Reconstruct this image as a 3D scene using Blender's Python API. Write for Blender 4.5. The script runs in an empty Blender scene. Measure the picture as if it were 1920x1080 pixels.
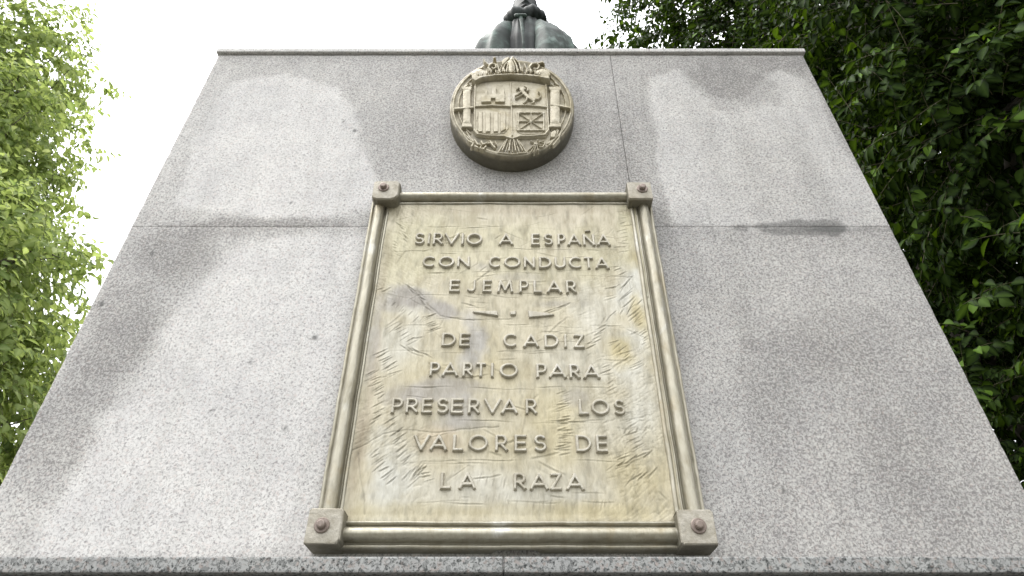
import bpy, bmesh, math, random
import numpy as np
from mathutils import Vector, Matrix
random.seed(7)
rng = np.random.default_rng(11)
scene = bpy.context.scene
C = scene.collection
H = 1.6                      # the photographer's eye above the ground
D = 1.5                      # from the lens to the front of the pedestal

# ------------------------------------------------------------------ camera
PITCH = math.radians(37.3)
cam = bpy.data.objects.new('camera', bpy.data.cameras.new('camera'))
C.objects.link(cam); scene.camera = cam
cam.location = (0, -D, H)
cam.rotation_euler = (math.radians(90) + PITCH, 0, 0)
cam.data.sensor_width = 36.0
cam.data.lens = 36.0 * 1250 / 1920
cam.data.clip_start = 0.02
cam.data.clip_end = 2000

# ------------------------------------------------------------------ sky, sun, exposure
w = bpy.data.worlds.new('World'); scene.world = w; w.use_nodes = True
nt = w.node_tree; nt.nodes.clear()
sky = nt.nodes.new('ShaderNodeTexSky'); sky.sky_type = 'NISHITA'; sky.sun_disc = False
SUN_EL = math.radians(66); SUN_ROT = math.radians(282)
sky.sun_elevation = SUN_EL; sky.sun_rotation = SUN_ROT
sky.air_density = 1.0; sky.dust_density = 3.0
cloud = nt.nodes.new('ShaderNodeTexNoise'); cloud.inputs['Scale'].default_value = 2.2; cloud.inputs['Detail'].default_value = 4
crmp = nt.nodes.new('ShaderNodeValToRGB')
crmp.color_ramp.elements[0].position = .25; crmp.color_ramp.elements[0].color = (.86, .87, .9, 1)
crmp.color_ramp.elements[1].position = .75; crmp.color_ramp.elements[1].color = (1, 1, 1, 1)
csc = nt.nodes.new('ShaderNodeVectorMath'); csc.operation = 'SCALE'; csc.inputs['Scale'].default_value = 12.0
wmix = nt.nodes.new('ShaderNodeMix'); wmix.data_type = 'RGBA'; wmix.inputs[0].default_value = .88
bg = nt.nodes.new('ShaderNodeBackground'); bg.inputs['Strength'].default_value = .11
wout = nt.nodes.new('ShaderNodeOutputWorld')
wtc = nt.nodes.new('ShaderNodeTexCoord')
nt.links.new(wtc.outputs['Generated'], cloud.inputs['Vector'])
nt.links.new(cloud.outputs['Fac'], crmp.inputs['Fac'])
nt.links.new(crmp.outputs['Color'], csc.inputs[0])
nt.links.new(sky.outputs['Color'], wmix.inputs[6])
nt.links.new(csc.outputs['Vector'], wmix.inputs[7])
# an overcast sky is about three times brighter overhead than at the horizon
sxyz = nt.nodes.new('ShaderNodeSeparateXYZ'); nt.links.new(wtc.outputs['Generated'], sxyz.inputs[0])
cl = nt.nodes.new('ShaderNodeMath'); cl.operation = 'MAXIMUM'; cl.inputs[1].default_value = 0.0; nt.links.new(sxyz.outputs['Z'], cl.inputs[0])
cie = nt.nodes.new('ShaderNodeMath'); cie.operation = 'MULTIPLY_ADD'; cie.inputs[1].default_value = .95; cie.inputs[2].default_value = .38; nt.links.new(cl.outputs[0], cie.inputs[0])
fin = nt.nodes.new('ShaderNodeVectorMath'); fin.operation = 'SCALE'
nt.links.new(wmix.outputs[2], fin.inputs[0]); nt.links.new(cie.outputs[0], fin.inputs['Scale'])
nt.links.new(fin.outputs['Vector'], bg.inputs['Color'])
nt.links.new(bg.outputs['Background'], wout.inputs['Surface'])

sl = bpy.data.lights.new('sun', 'SUN'); sl.energy = 1.5; sl.angle = math.radians(35); sl.color = (1, .975, .94)
sun = bpy.data.objects.new('sun', sl); C.objects.link(sun)
sd = Vector((math.sin(SUN_ROT) * math.cos(SUN_EL), math.cos(SUN_ROT) * math.cos(SUN_EL), math.sin(SUN_EL)))
sun.rotation_euler = sd.to_track_quat('Z', 'Y').to_euler()
sun.location = (0, 0, 30)

scene.view_settings.view_transform = 'Standard'
scene.view_settings.look = 'None'
scene.view_settings.gamma = 1
scene.view_settings.use_curve_mapping = False
scene.view_settings.exposure = 1.38
scene.render.engine = 'CYCLES'
scene.cycles.max_bounces = 8
scene.cycles.transparent_max_bounces = 8

# ------------------------------------------------------------------ helpers
def P(px, py, t=0.0):
    """point of the plane t metres in front of the pedestal face met by a photo pixel -> (x, height above the lens)"""
    a = (px - 960) / 1250; b = (540 - py) / 1250
    dy = math.cos(PITCH) - b * math.sin(PITCH); dz = math.sin(PITCH) + b * math.cos(PITCH)
    s = (D - t) / dy
    return a * s, dz * s

def obj(name, me, mat=None, parent=None, **props):
    o = bpy.data.objects.new(name, me); C.objects.link(o)
    if mat is not None and me is not None and not me.materials: me.materials.append(mat)
    if parent is not None: o.parent = parent
    for k, v in props.items(): o[k] = v
    return o

def empty(name, loc, **props):
    o = bpy.data.objects.new(name, None); C.objects.link(o); o.location = loc
    o.empty_display_size = .1
    for k, v in props.items(): o[k] = v
    return o

def mesh_np(name, verts, faces, smooth=True):
    """verts (n,3), faces (m,k) arrays"""
    verts = np.asarray(verts, dtype=np.float32); faces = np.asarray(faces, dtype=np.int32)
    me = bpy.data.meshes.new(name)
    k = faces.shape[1]
    me.vertices.add(len(verts)); me.vertices.foreach_set('co', verts.ravel())
    me.loops.add(faces.size); me.loops.foreach_set('vertex_index', faces.ravel())
    me.polygons.add(len(faces))
    me.polygons.foreach_set('loop_start', np.arange(0, faces.size, k, dtype=np.int32))
    me.polygons.foreach_set('loop_total', np.full(len(faces), k, dtype=np.int32))
    me.update(calc_edges=True); me.validate()
    me.polygons.foreach_set('use_smooth', np.full(len(me.polygons), smooth, dtype=bool))
    return me

def bm_mesh(name, bm, smooth=False):
    me = bpy.data.meshes.new(name)
    bmesh.ops.recalc_face_normals(bm, faces=bm.faces)
    bm.to_mesh(me); bm.free()
    if smooth: me.polygons.foreach_set('use_smooth', [True] * len(me.polygons))
    return me

def add_box(bm, x0, x1, y0, y1, z0, z1, bev=0.0, seg=2):
    r = bmesh.ops.create_cube(bm, size=1)
    vs = r['verts']
    for v in vs:
        v.co = ((x0 + x1) / 2 + v.co.x * (x1 - x0), (y0 + y1) / 2 + v.co.y * (y1 - y0), (z0 + z1) / 2 + v.co.z * (z1 - z0))
    if bev:
        es = list({e for v in vs for e in v.link_edges})
        bmesh.ops.bevel(bm, geom=es, offset=bev, segments=seg, affect='EDGES', profile=.6)

def attr(me, name, vals):
    a = me.attributes.new(name, 'FLOAT', 'POINT')
    a.data.foreach_set('value', np.asarray(vals, dtype=np.float32).ravel())

def attr_col(me, name, cols):
    a = me.attributes.new(name, 'FLOAT_COLOR', 'POINT')
    c = np.ones((len(cols), 4), dtype=np.float32); c[:, :3] = cols
    a.data.foreach_set('color', c.ravel())

_tables = {}
def vnoise(x, y, seed=0):
    """smooth value noise 0..1"""
    if seed not in _tables: _tables[seed] = np.random.default_rng(seed + 100).random((64, 64))
    T = _tables[seed]
    xi = np.floor(x).astype(int); yi = np.floor(y).astype(int)
    fx = x - xi; fy = y - yi
    fx = fx * fx * (3 - 2 * fx); fy = fy * fy * (3 - 2 * fy)
    a = T[xi % 64, yi % 64]; b = T[(xi + 1) % 64, yi % 64]; c = T[xi % 64, (yi + 1) % 64]; d = T[(xi + 1) % 64, (yi + 1) % 64]
    return (a * (1 - fx) + b * fx) * (1 - fy) + (c * (1 - fx) + d * fx) * fy

def fbm(x, y, seed=0, oct=4):
    v = 0; amp = .5; s = 0
    for k in range(oct):
        v = v + amp * vnoise(x * 2 ** k + 17.3 * k, y * 2 ** k + 5.1 * k, seed + k); s += amp; amp *= .5
    return v / s

def sstep(a, b, x):
    t = np.clip((x - a) / (b - a), 0, 1)
    return t * t * (3 - 2 * t)

def grid_faces(nx, nz, keep=None):
    i, j = np.meshgrid(np.arange(nx - 1), np.arange(nz - 1), indexing='ij')
    i = i.ravel(); j = j.ravel()
    if keep is not None:
        m = keep[i, j] | keep[i + 1, j] | keep[i, j + 1] | keep[i + 1, j + 1]
        i = i[m]; j = j[m]
    a = i * nz + j
    return np.stack([a, a + nz, a + nz + 1, a + 1], 1)

# ------------------------------------------------------------------ materials
def new_mat(name):
    m = bpy.data.materials.new(name); m.use_nodes = True
    n = m.node_tree.nodes; b = n['Principled BSDF']
    return m, m.node_tree, b

def N(nt, typ, **kw):
    n = nt.nodes.new(typ)
    for k, v in kw.items():
        if k.startswith('_'): setattr(n, k[1:], v)
        else: n.inputs[k.replace('__', ' ')].default_value = v
    return n

def ramp(nt, stops):
    r = nt.nodes.new('ShaderNodeValToRGB'); cr = r.color_ramp
    while len(cr.elements) < len(stops): cr.elements.new(.5)
    for e, (p, c) in zip(cr.elements, stops):
        e.position = p; e.color = (*c, 1) if len(c) == 3 else c
    return r

def mixc(nt, fac, a, b, blend='MIX'):
    m = nt.nodes.new('ShaderNodeMix'); m.data_type = 'RGBA'; m.blend_type = blend
    for s, v in ((0, fac), (6, a), (7, b)):
        if isinstance(v, bpy.types.NodeSocket): nt.links.new(v, m.inputs[s])
        elif v is not None: m.inputs[s].default_value = v if s == 0 else (*v, 1)
    return m.outputs[2]

def granite(name, light, mid, dark, warm, grain=150, dirt_shade=True, rough=.75, contrast=1.0, bump=.25):
    m, t, b = new_mat(name)
    tc = N(t, 'ShaderNodeTexCoord')
    # crystals
    v = N(t, 'ShaderNodeTexVoronoi', Scale=grain, Randomness=1.0)
    n1 = N(t, 'ShaderNodeTexNoise', Scale=grain * .9, Detail=3.0, Roughness=.6, Distortion=.8)
    n2 = N(t, 'ShaderNodeTexNoise', Scale=grain * 1.6, Detail=2.0, Roughness=.5, Distortion=.4)
    n3 = N(t, 'ShaderNodeTexNoise', Scale=3.2, Detail=5.0, Roughness=.62)
    n4 = N(t, 'ShaderNodeTexNoise', Scale=14, Detail=3.0, Roughness=.55)
    for q in (v, n1, n2, n3, n4): t.links.new(tc.outputs['Object'], q.inputs['Vector'])
    sep = N(t, 'ShaderNodeSeparateColor'); t.links.new(v.outputs['Color'], sep.inputs[0])
    base = ramp(t, [(0, mid), (.35, light), (.8, light), (1, warm)])
    t.links.new(sep.outputs[0], base.inputs['Fac'])
    stain_shade = N(t, 'ShaderNodeAttribute', _attribute_name='stain_shade')
    # threshold of the dark flecks moves with the staining and the painted light falloff
    thr = N(t, 'ShaderNodeMath', _operation='MULTIPLY_ADD'); t.links.new(stain_shade.outputs['Fac'], thr.inputs[0])
    thr.inputs[1].default_value = .10 * contrast; t.links.new(n1.outputs['Fac'], thr.inputs[2])
    fl = ramp(t, [(.50, (0, 0, 0)), (.68, (1, 1, 1))])
    t.links.new(thr.outputs[0], fl.inputs['Fac'])
    c1 = mixc(t, fl.outputs['Color'], base.outputs['Color'], dark)
    sc = N(t, 'ShaderNodeMath', _operation='MULTIPLY'); sc.inputs[1].default_value = .40 * contrast
    fl2 = ramp(t, [(.58, (0, 0, 0)), (.68, (1, 1, 1))]); t.links.new(n2.outputs['Fac'], fl2.inputs['Fac'])
    t.links.new(fl2.outputs['Color'], sc.inputs[0])
    c2 = mixc(t, sc.outputs[0], c1, tuple(x * .55 for x in dark))
    # slow weathering
    wth = ramp(t, [(.3, (.86, .86, .87)), (.65, (1.05, 1.04, 1.03))]); t.links.new(n3.outputs['Fac'], wth.inputs['Fac'])
    c3 = mixc(t, .8, c2, wth.outputs['Color'], 'MULTIPLY')
    wt2 = ramp(t, [(.35, (.93, .925, .93)), (.6, (1.03, 1.03, 1.02))]); t.links.new(n4.outputs['Fac'], wt2.inputs['Fac'])
    c3 = mixc(t, .7, c3, wt2.outputs['Color'], 'MULTIPLY')
    # grime and rinsed patches, with the painted light falloff
    sr = ramp(t, [(0, (1.10, 1.10, 1.10)), (.45, (.95, .95, .94)), (1, (.76, .755, .74))]); t.links.new(stain_shade.outputs['Fac'], sr.inputs['Fac'])
    c3 = mixc(t, .9, c3, sr.outputs['Color'], 'MULTIPLY')
    # rain runs, stretched down the stone
    mp = N(t, 'ShaderNodeMapping'); mp.inputs['Scale'].default_value = (16, 16, 1.3); t.links.new(tc.outputs['Object'], mp.inputs['Vector'])
    n5 = N(t, 'ShaderNodeTexNoise', Scale=1.0, Detail=4.0, Roughness=.55, Distortion=.3); t.links.new(mp.outputs['Vector'], n5.inputs['Vector'])
    rn = ramp(t, [(.36, (.92, .92, .915)), (.52, (1, 1, 1)), (.7, (1.03, 1.03, 1.03))]); t.links.new(n5.outputs['Fac'], rn.inputs['Fac'])
    c3 = mixc(t, .75, c3, rn.outputs['Color'], 'MULTIPLY')
    # rusty and pinkish crystals here and there
    n6 = N(t, 'ShaderNodeTexNoise', Scale=grain * .55, Detail=2.0); t.links.new(tc.outputs['Object'], n6.inputs['Vector'])
    pk = ramp(t, [(.60, (0, 0, 0)), (.72, (.35, .35, .35))]); t.links.new(n6.outputs['Fac'], pk.inputs['Fac'])
    c3 = mixc(t, pk.outputs['Color'], c3, (.42, .33, .29))
    gr = N(t, 'ShaderNodeAttribute', _attribute_name='grime_shade')
    c4 = mixc(t, gr.outputs['Fac'], c3, (.10, .10, .095))
    t.links.new(c4, b.inputs['Base Color'])
    b.inputs['Roughness'].default_value = rough
    b.inputs['Specular IOR Level'].default_value = .35
    bp = N(t, 'ShaderNodeBump', Strength=bump, Distance=.002)
    t.links.new(n1.outputs['Fac'], bp.inputs['Height']); t.links.new(bp.outputs['Normal'], b.inputs['Normal'])
    return m

M_granite = granite('pale_granite', (.635, .625, .605), (.53, .52, .505), (.29, .28, .275), (.60, .56, .535), grain=185)
M_granite_dark = granite('grey_granite', (.34, .345, .335), (.16, .165, .16), (.025, .028, .027), (.30, .27, .25), grain=150, contrast=1.6)
M_mortar, t_, b_ = new_mat('mortar'); b_.inputs['Base Color'].default_value = (.36, .355, .35, 1); b_.inputs['Roughness'].default_value = .95

def cast_mat(name, use_attr, base=(.47, .43, .31), alt=(.40, .33, .16), pale=(.60, .60, .56), rough=.42, dirt_shade=(.13, .12, .085), bump=.35, spec=.5, vert=True, metal=.5):
    m, t, b = new_mat(name)
    tc = N(t, 'ShaderNodeTexCoord')
    mp = N(t, 'ShaderNodeMapping'); t.links.new(tc.outputs['Object'], mp.inputs['Vector'])
    mp.inputs['Scale'].default_value = (1, 1, .28) if vert else (1, 1, 1)
    n1 = N(t, 'ShaderNodeTexNoise', Scale=7.5, Detail=5.0, Roughness=.6, Distortion=.6)
    n2 = N(t, 'ShaderNodeTexNoise', Scale=150, Detail=3.0, Roughness=.6)
    n3 = N(t, 'ShaderNodeTexNoise', Scale=38, Detail=4.0, Roughness=.6)
    t.links.new(tc.outputs['Object'], n1.inputs['Vector']); t.links.new(mp.outputs['Vector'], n2.inputs['Vector']); t.links.new(mp.outputs['Vector'], n3.inputs['Vector'])
    r1 = ramp(t, [(.30, alt), (.47, base), (.60, base), (.74, pale)]); t.links.new(n1.outputs['Fac'], r1.inputs['Fac'])
    col = r1.outputs['Color']
    if use_attr:
        at = N(t, 'ShaderNodeAttribute', _attribute_name='patina'); col = mixc(t, .86, col, at.outputs['Color'])
    r2 = ramp(t, [(.32, (.80, .78, .74)), (.52, (1, 1, 1)), (.7, (1.08, 1.08, 1.1))]); t.links.new(n3.outputs['Fac'], r2.inputs['Fac'])
    col = mixc(t, .75, col, r2.outputs['Color'], 'MULTIPLY')
    r3 = ramp(t, [(.3, (.80, .78, .74)), (.55, (1.02, 1.02, 1.02))]); t.links.new(n2.outputs['Fac'], r3.inputs['Fac'])
    col = mixc(t, .6, col, r3.outputs['Color'], 'MULTIPLY')
    gr = N(t, 'ShaderNodeAttribute', _attribute_name='grime_shade')
    col = mixc(t, gr.outputs['Fac'], col, dirt_shade)  # dark tone for dirt and for shade painted on undersides
    t.links.new(col, b.inputs['Base Color'])
    rr = ramp(t, [(.3, (rough + .12,) * 3), (.7, (rough - .08,) * 3)]); t.links.new(n3.outputs['Fac'], rr.inputs['Fac'])
    t.links.new(rr.outputs['Color'], b.inputs['Roughness'])
    b.inputs['Specular IOR Level'].default_value = spec
    b.inputs['Metallic'].default_value = metal
    add = N(t, 'ShaderNodeMath', _operation='MULTIPLY_ADD'); t.links.new(n3.outputs['Fac'], add.inputs[0]); add.inputs[1].default_value = 1.6
    t.links.new(n2.outputs['Fac'], add.inputs[2])
    bp = N(t, 'ShaderNodeBump', Strength=bump, Distance=.0022)
    t.links.new(add.outputs[0], bp.inputs['Height']); t.links.new(bp.outputs['Normal'], b.inputs['Normal'])
    return m

M_panel = cast_mat('cast_plaque_face', True, metal=.22, bump=.55)
M_letter = cast_mat('cast_lettering', False, base=(.47, .44, .36), alt=(.40, .37, .29), pale=(.54, .52, .47), bump=.35, metal=.3)
M_rail = cast_mat('cast_frame', False, base=(.41, .385, .305), alt=(.35, .30, .20), pale=(.55, .545, .50), rough=.40, spec=.6, metal=.65)
M_block = cast_mat('cast_corner', False, base=(.46, .43, .36), alt=(.40, .36, .28), pale=(.55, .53, .47), rough=.6, bump=.7, metal=.35, vert=False)
M_bolt = cast_mat('rusty_bolt', False, base=(.27, .22, .19), alt=(.19, .14, .12), pale=(.38, .34, .31), rough=.5, dirt_shade=(.06, .045, .04))
M_medal = cast_mat('cast_medallion', False, base=(.38, .34, .25), alt=(.29, .25, .14), pale=(.48, .45, .38), rough=.5, vert=False, dirt_shade=(.06, .058, .044), metal=.35, bump=.5)  # darkest mix tone deepened to paint in the rim's underside shade
M_relief = cast_mat('cast_relief', False, base=(.45, .41, .31), alt=(.34, .29, .17), pale=(.54, .51, .44), rough=.5, vert=False, metal=.35, bump=.5)

def bronze(name='weathered_bronze', k=1.0):
    m, t, b = new_mat(name)
    tc = N(t, 'ShaderNodeTexCoord'); n = N(t, 'ShaderNodeTexNoise', Scale=9, Detail=6.0, Roughness=.65); t.links.new(tc.outputs['Object'], n.inputs['Vector'])
    mp = N(t, 'ShaderNodeMapping'); mp.inputs['Scale'].default_value = (3, 3, 1); t.links.new(tc.outputs['Object'], mp.inputs['Vector'])
    n2 = N(t, 'ShaderNodeTexNoise', Scale=2.2, Detail=4.0); t.links.new(mp.outputs['Vector'], n2.inputs['Vector'])
    r = ramp(t, [(.32, (.009 * k, .011 * k, .009 * k)), (.5, (.020 * k, .027 * k, .023 * k)), (.68, (.068 * k, .088 * k, .08 * k))]); t.links.new(n.outputs['Fac'], r.inputs['Fac'])
    r2 = ramp(t, [(.4, (.7, .7, .7)), (.65, (1.5, 1.6, 1.55))]); t.links.new(n2.outputs['Fac'], r2.inputs['Fac'])
    t.links.new(mixc(t, .9, r.outputs['Color'], r2.outputs['Color'], 'MULTIPLY'), b.inputs['Base Color'])
    b.inputs['Metallic'].default_value = 0; b.inputs['Roughness'].default_value = .6; b.inputs['Specular IOR Level'].default_value = .22
    bp = N(t, 'ShaderNodeBump', Strength=.3, Distance=.004); t.links.new(n.outputs['Fac'], bp.inputs['Height']); t.links.new(bp.outputs['Normal'], b.inputs['Normal'])
    return m
M_bronze = bronze('verdigris_bronze', 2.1)
M_bronze_dark = bronze('dark_bronze', .6)

def leaf_mat(name, dark, mid, light, trans=.45):
    m, t, b = new_mat(name)
    g = N(t, 'ShaderNodeNewGeometry'); oi = N(t, 'ShaderNodeObjectInfo')
    ad = N(t, 'ShaderNodeMath', _operation='ADD'); fr = N(t, 'ShaderNodeMath', _operation='FRACT')
    t.links.new(g.outputs['Random Per Island'], ad.inputs[0]); t.links.new(oi.outputs['Random'], ad.inputs[1]); t.links.new(ad.outputs[0], fr.inputs[0])
    r = ramp(t, [(0, dark), (.5, mid), (.86, mid), (1, light)]); t.links.new(fr.outputs[0], r.inputs['Fac'])
    at = N(t, 'ShaderNodeAttribute', _attribute_name='vein')
    col = mixc(t, at.outputs['Fac'], r.outputs['Color'], tuple(min(1, x * 1.5 + .02) for x in light))
    t.links.new(col, b.inputs['Base Color'])
    b.inputs['Roughness'].default_value = .55; b.inputs['Specular IOR Level'].default_value = .05
    tr = N(t, 'ShaderNodeBsdfTranslucent')
    hs = N(t, 'ShaderNodeHueSaturation', Hue=.485, Saturation=1.15, Value=1.7); t.links.new(col, hs.inputs['Color'])
    t.links.new(hs.outputs['Color'], tr.inputs['Color'])
    mx = N(t, 'ShaderNodeMixShader'); mx.inputs[0].default_value = trans
    t.links.new(b.outputs[0], mx.inputs[1]); t.links.new(tr.outputs[0], mx.inputs[2])
    t.links.new(mx.outputs[0], t.nodes['Material Output'].inputs['Surface'])
    return m
M_leaf_l = leaf_mat('lit_fig_leaf', (.10, .155, .045), (.20, .26, .085), (.35, .40, .19), .48)  # bright open light painted into the leaf colour
M_leaf_r = leaf_mat('shaded_fig_leaf', (.0015, .0045, .001), (.0055, .015, .003), (.10, .18, .025), .22)  # canopy shade painted into the leaf colour, the few pale leaves as if lit

def bark():
    m, t, b = new_mat('grey_bark')
    tc = N(t, 'ShaderNodeTexCoord'); n = N(t, 'ShaderNodeTexNoise', Scale=12, Detail=5.0); t.links.new(tc.outputs['Object'], n.inputs['Vector'])
    r = ramp(t, [(.35, (.06, .05, .04)), (.65, (.2, .18, .15))]); t.links.new(n.outputs['Fac'], r.inputs['Fac'])
    t.links.new(r.outputs['Color'], b.inputs['Base Color']); b.inputs['Roughness'].default_value = .9
    bp = N(t, 'ShaderNodeBump', Strength=.6, Distance=.01); t.links.new(n.outputs['Fac'], bp.inputs['Height']); t.links.new(bp.outputs['Normal'], b.inputs['Normal'])
    return m
M_bark = bark()
M_twig, t_, b_ = new_mat('green_twig'); b_.inputs['Base Color'].default_value = (.12, .11, .06, 1); b_.inputs['Roughness'].default_value = .8

def ground_mat(name, a, c, scale):
    m, t, b = new_mat(name)
    tc = N(t, 'ShaderNodeTexCoord'); n = N(t, 'ShaderNodeTexNoise', Scale=scale, Detail=8.0, Roughness=.7); t.links.new(tc.outputs['Object'], n.inputs['Vector'])
    r = ramp(t, [(.35, a), (.65, c)]); t.links.new(n.outputs['Fac'], r.inputs['Fac'])
    t.links.new(r.outputs['Color'], b.inputs['Base Color']); b.inputs['Roughness'].default_value = .9
    bp = N(t, 'ShaderNodeBump', Strength=.5, Distance=.02); t.links.new(n.outputs['Fac'], bp.inputs['Height']); t.links.new(bp.outputs['Normal'], b.inputs['Normal'])
    return m
M_ground = ground_mat('park_soil', (.03, .028, .02), (.045, .055, .022), 6)
M_pave = ground_mat('paving', (.07, .068, .064), (.10, .097, .09), 9)

# ------------------------------------------------------------------ ground and paving
bm = bmesh.new(); bmesh.ops.create_grid(bm, x_segments=1, y_segments=1, size=600)
obj('ground', bm_mesh('ground', bm), M_ground, kind='structure')
bm = bmesh.new(); add_box(bm, -5.0, 5.0, -7.0, 6.0, -.05, .02, .01)
pave = obj('pavement', bm_mesh('pavement', bm), M_mortar, kind='structure')
slabme = []
bm = bmesh.new(); add_box(bm, -.49, .49, -.49, .49, 0, .03, .006, 1); slab = bm_mesh('paving_slab', bm); slab.materials.append(M_pave)
for i in range(10):
    for j in range(13):
        o = obj('paving_slab', slab, None, pave); o.location = (-4.5 + i, -6.5 + j, .016 + random.uniform(-.003, .003))

# ------------------------------------------------------------------ pedestal
ped = empty('pedestal', (0, 0, 0), label='pale speckled granite monument pedestal tapering up to a thin cap', category='pedestal')
def half(z, side):           # half width of the shaft at local height z (above the lens)
    return (1.1990 - .0298 * z) if side < 0 else (1.1960 - .0333 * z)

# marks of weather and a painted light falloff on the front, in metres on the face
def blob(X, Z, cx, cz, rx, rz, soft=.25, ang=0.0, warp=None):
    dx = X - cx; dz = Z - cz
    ca, sa = math.cos(ang), math.sin(ang)
    u = (dx * ca + dz * sa) / rx; v = (-dx * sa + dz * ca) / rz
    d = np.sqrt(u * u + v * v)
    if warp is not None: d = d + warp
    return 1 - sstep(1 - soft, 1 + soft, d)
def poly_mask(X, Z, pts, soft):
    """soft inside mask of a polygon"""
    pts = np.array(pts); n = len(pts)
    d = np.full(X.shape, 1e9); inside = np.zeros(X.shape, bool)
    for k in range(n):
        a = pts[k]; b = pts[(k + 1) % n]
        e = b - a; wx = X - a[0]; wz = Z - a[1]
        tt = np.clip((wx * e[0] + wz * e[1]) / (e @ e), 0, 1)
        d = np.minimum(d, (wx - e[0] * tt) ** 2 + (wz - e[1] * tt) ** 2)
        c = ((a[1] > Z) != (b[1] > Z))
        with np.errstate(divide='ignore', invalid='ignore'):
            xi = (b[0] - a[0]) * (Z - a[1]) / (b[1] - a[1]) + a[0]
        inside ^= c & (X < xi)
    d = np.sqrt(d); d = np.where(inside, -d, d)
    return d
def pp(*pts): return [P(x, y) for x, y in pts]

POLYS = dict(
    clean_ul=pp((430, 155), (530, 140), (640, 165), (665, 200), (690, 300), (712, 385), (650, 402), (520, 405), (400, 400), (330, 385), (365, 270)),
    clean_ll=pp((700, 440), (560, 440), (430, 470), (370, 530), (290, 640), (200, 780), (110, 930), (60, 1040), (590, 1040), (640, 760)),
    clean_ur=pp((1216, 145), (1262, 132), (1300, 148), (1345, 182), (1385, 190), (1425, 150), (1462, 132), (1512, 150), (1590, 290), (1680, 423), (1330, 423), (1262, 420), (1240, 360), (1222, 240)),
    clean_lr=pp((1262, 432), (1660, 436), (1720, 560), (1500, 600), (1420, 700), (1390, 900), (1340, 1000), (1300, 760)),
)
def face_marks(X, Z):
    wn = (fbm(X * 5, Z * 5, 3) - .5)
    wn2 = (fbm(X * 22, Z * 22, 9) - .5)
    stain_shade = .46 + .22 * sstep(-.75, -.2, X) + .16 * sstep(.1, 1, X)  # stained middle; the rise to the right paints in the light falloff
    Xw = X + wn * .06 + wn2 * .02; Zw = Z + wn2 * .05
    for key, amt, soft in (('clean_ul', .72, .020), ('clean_ll', .52, .032), ('clean_ur', .50, .014), ('clean_lr', .22, .09)):
        m = 1 - sstep(-soft, soft, poly_mask(Xw, Zw, POLYS[key], soft))
        stain_shade = stain_shade - m * amt
    # darker margins and runs
    ge = X * 0
    def s(px, py, rx, rz, amt, soft=.5, ang=0):
        cx, cz = P(px, py); return blob(X, Z, cx, cz, rx, rz, soft, ang, warp=wn * .9 + wn2 * .6) * amt
    stain_shade += s(1370, 165, .15, .13, .35, .12)
    stain_shade += s(1450, 330, .12, .22, .22, .8) + s(1525, 340, .05, .22, .15, .8)
    stain_shade += s(330, 470, .12, .10, .45, .5) + s(230, 640, .10, .20, .45, .5, .5) + s(120, 800, .10, .16, .45, .6) + s(480, 425, .28, .030, .34, .7)
    stain_shade += s(560, 418, .22, .022, .35, .4) + s(1100, 280, .12, .3, .25, .6) + s(1180, 300, .05, .25, .2, .6) + s(760, 250, .12, .25, .25, .6)
    stain_shade += s(1500, 650, .12, .07, .16, .9) + s(1430, 760, .08, .12, .14, .9) + s(1680, 850, .07, .09, .2, .9) + s(1400, 620, .03, .06, .2, .8)
    stain_shade += s(1500, 120, .3, .05, .3, .5)
    stain_shade += (fbm(X * 3.1, Z * 3.1, 21) - .5) * .45
    ge += s(1485, 428, .15, .030, .58, .12) + s(1600, 430, .14, .010, .3, .4) + s(1240, 425, .035, .07, .14, .6)
    ge += s(1375, 150, .16, .12, .10, .3) + s(960, 105, .5, .02, .06, .8) + s(1430, 760, .05, .09, .04, .9)
    ge += (s(330, 500, .10, .12, .03, .8) + s(200, 680, .07, .20, .05, .8))
    for px, py, r in ((665, 245, .010), (590, 633, .011), (535, 803, .009), (190, 570, .010), (285, 475, .011), (1470, 920, .007), (645, 228, .004), (545, 380, .005), (1270, 660, .004), (470, 680, .005), (1170, 215, .007), (510, 494, .004), (1600, 665, .005), (398, 770, .006), (1398, 430, .006)):
        cx, cz = P(px, py); ge += blob(X, Z, cx, cz, r * .55, r * .8, .5, .4, warp=wn2 * 1.2) * .9
    # hairline chips
    for a, b_ in (((1322, 380), (1342, 450)), ((1145, 240), (1183, 265)), ((1160, 400), (1164, 402)), ((690, 860), (690, 861))):
        ax, az = P(*a); bx, bz = P(*b_)
        e = np.array([bx - ax, bz - az]); tt = np.clip(((X - ax) * e[0] + (Z - az) * e[1]) / (e @ e), 0, 1)
        d = np.hypot(X - ax - e[0] * tt + wn2 * .012, Z - az - e[1] * tt)
        ge += (1 - sstep(.001, .006, d)) * .3
    # wet margins below the frame and round the shield
    return np.clip(stain_shade, 0, 1.6), np.clip(ge, 0, .85)

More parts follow.
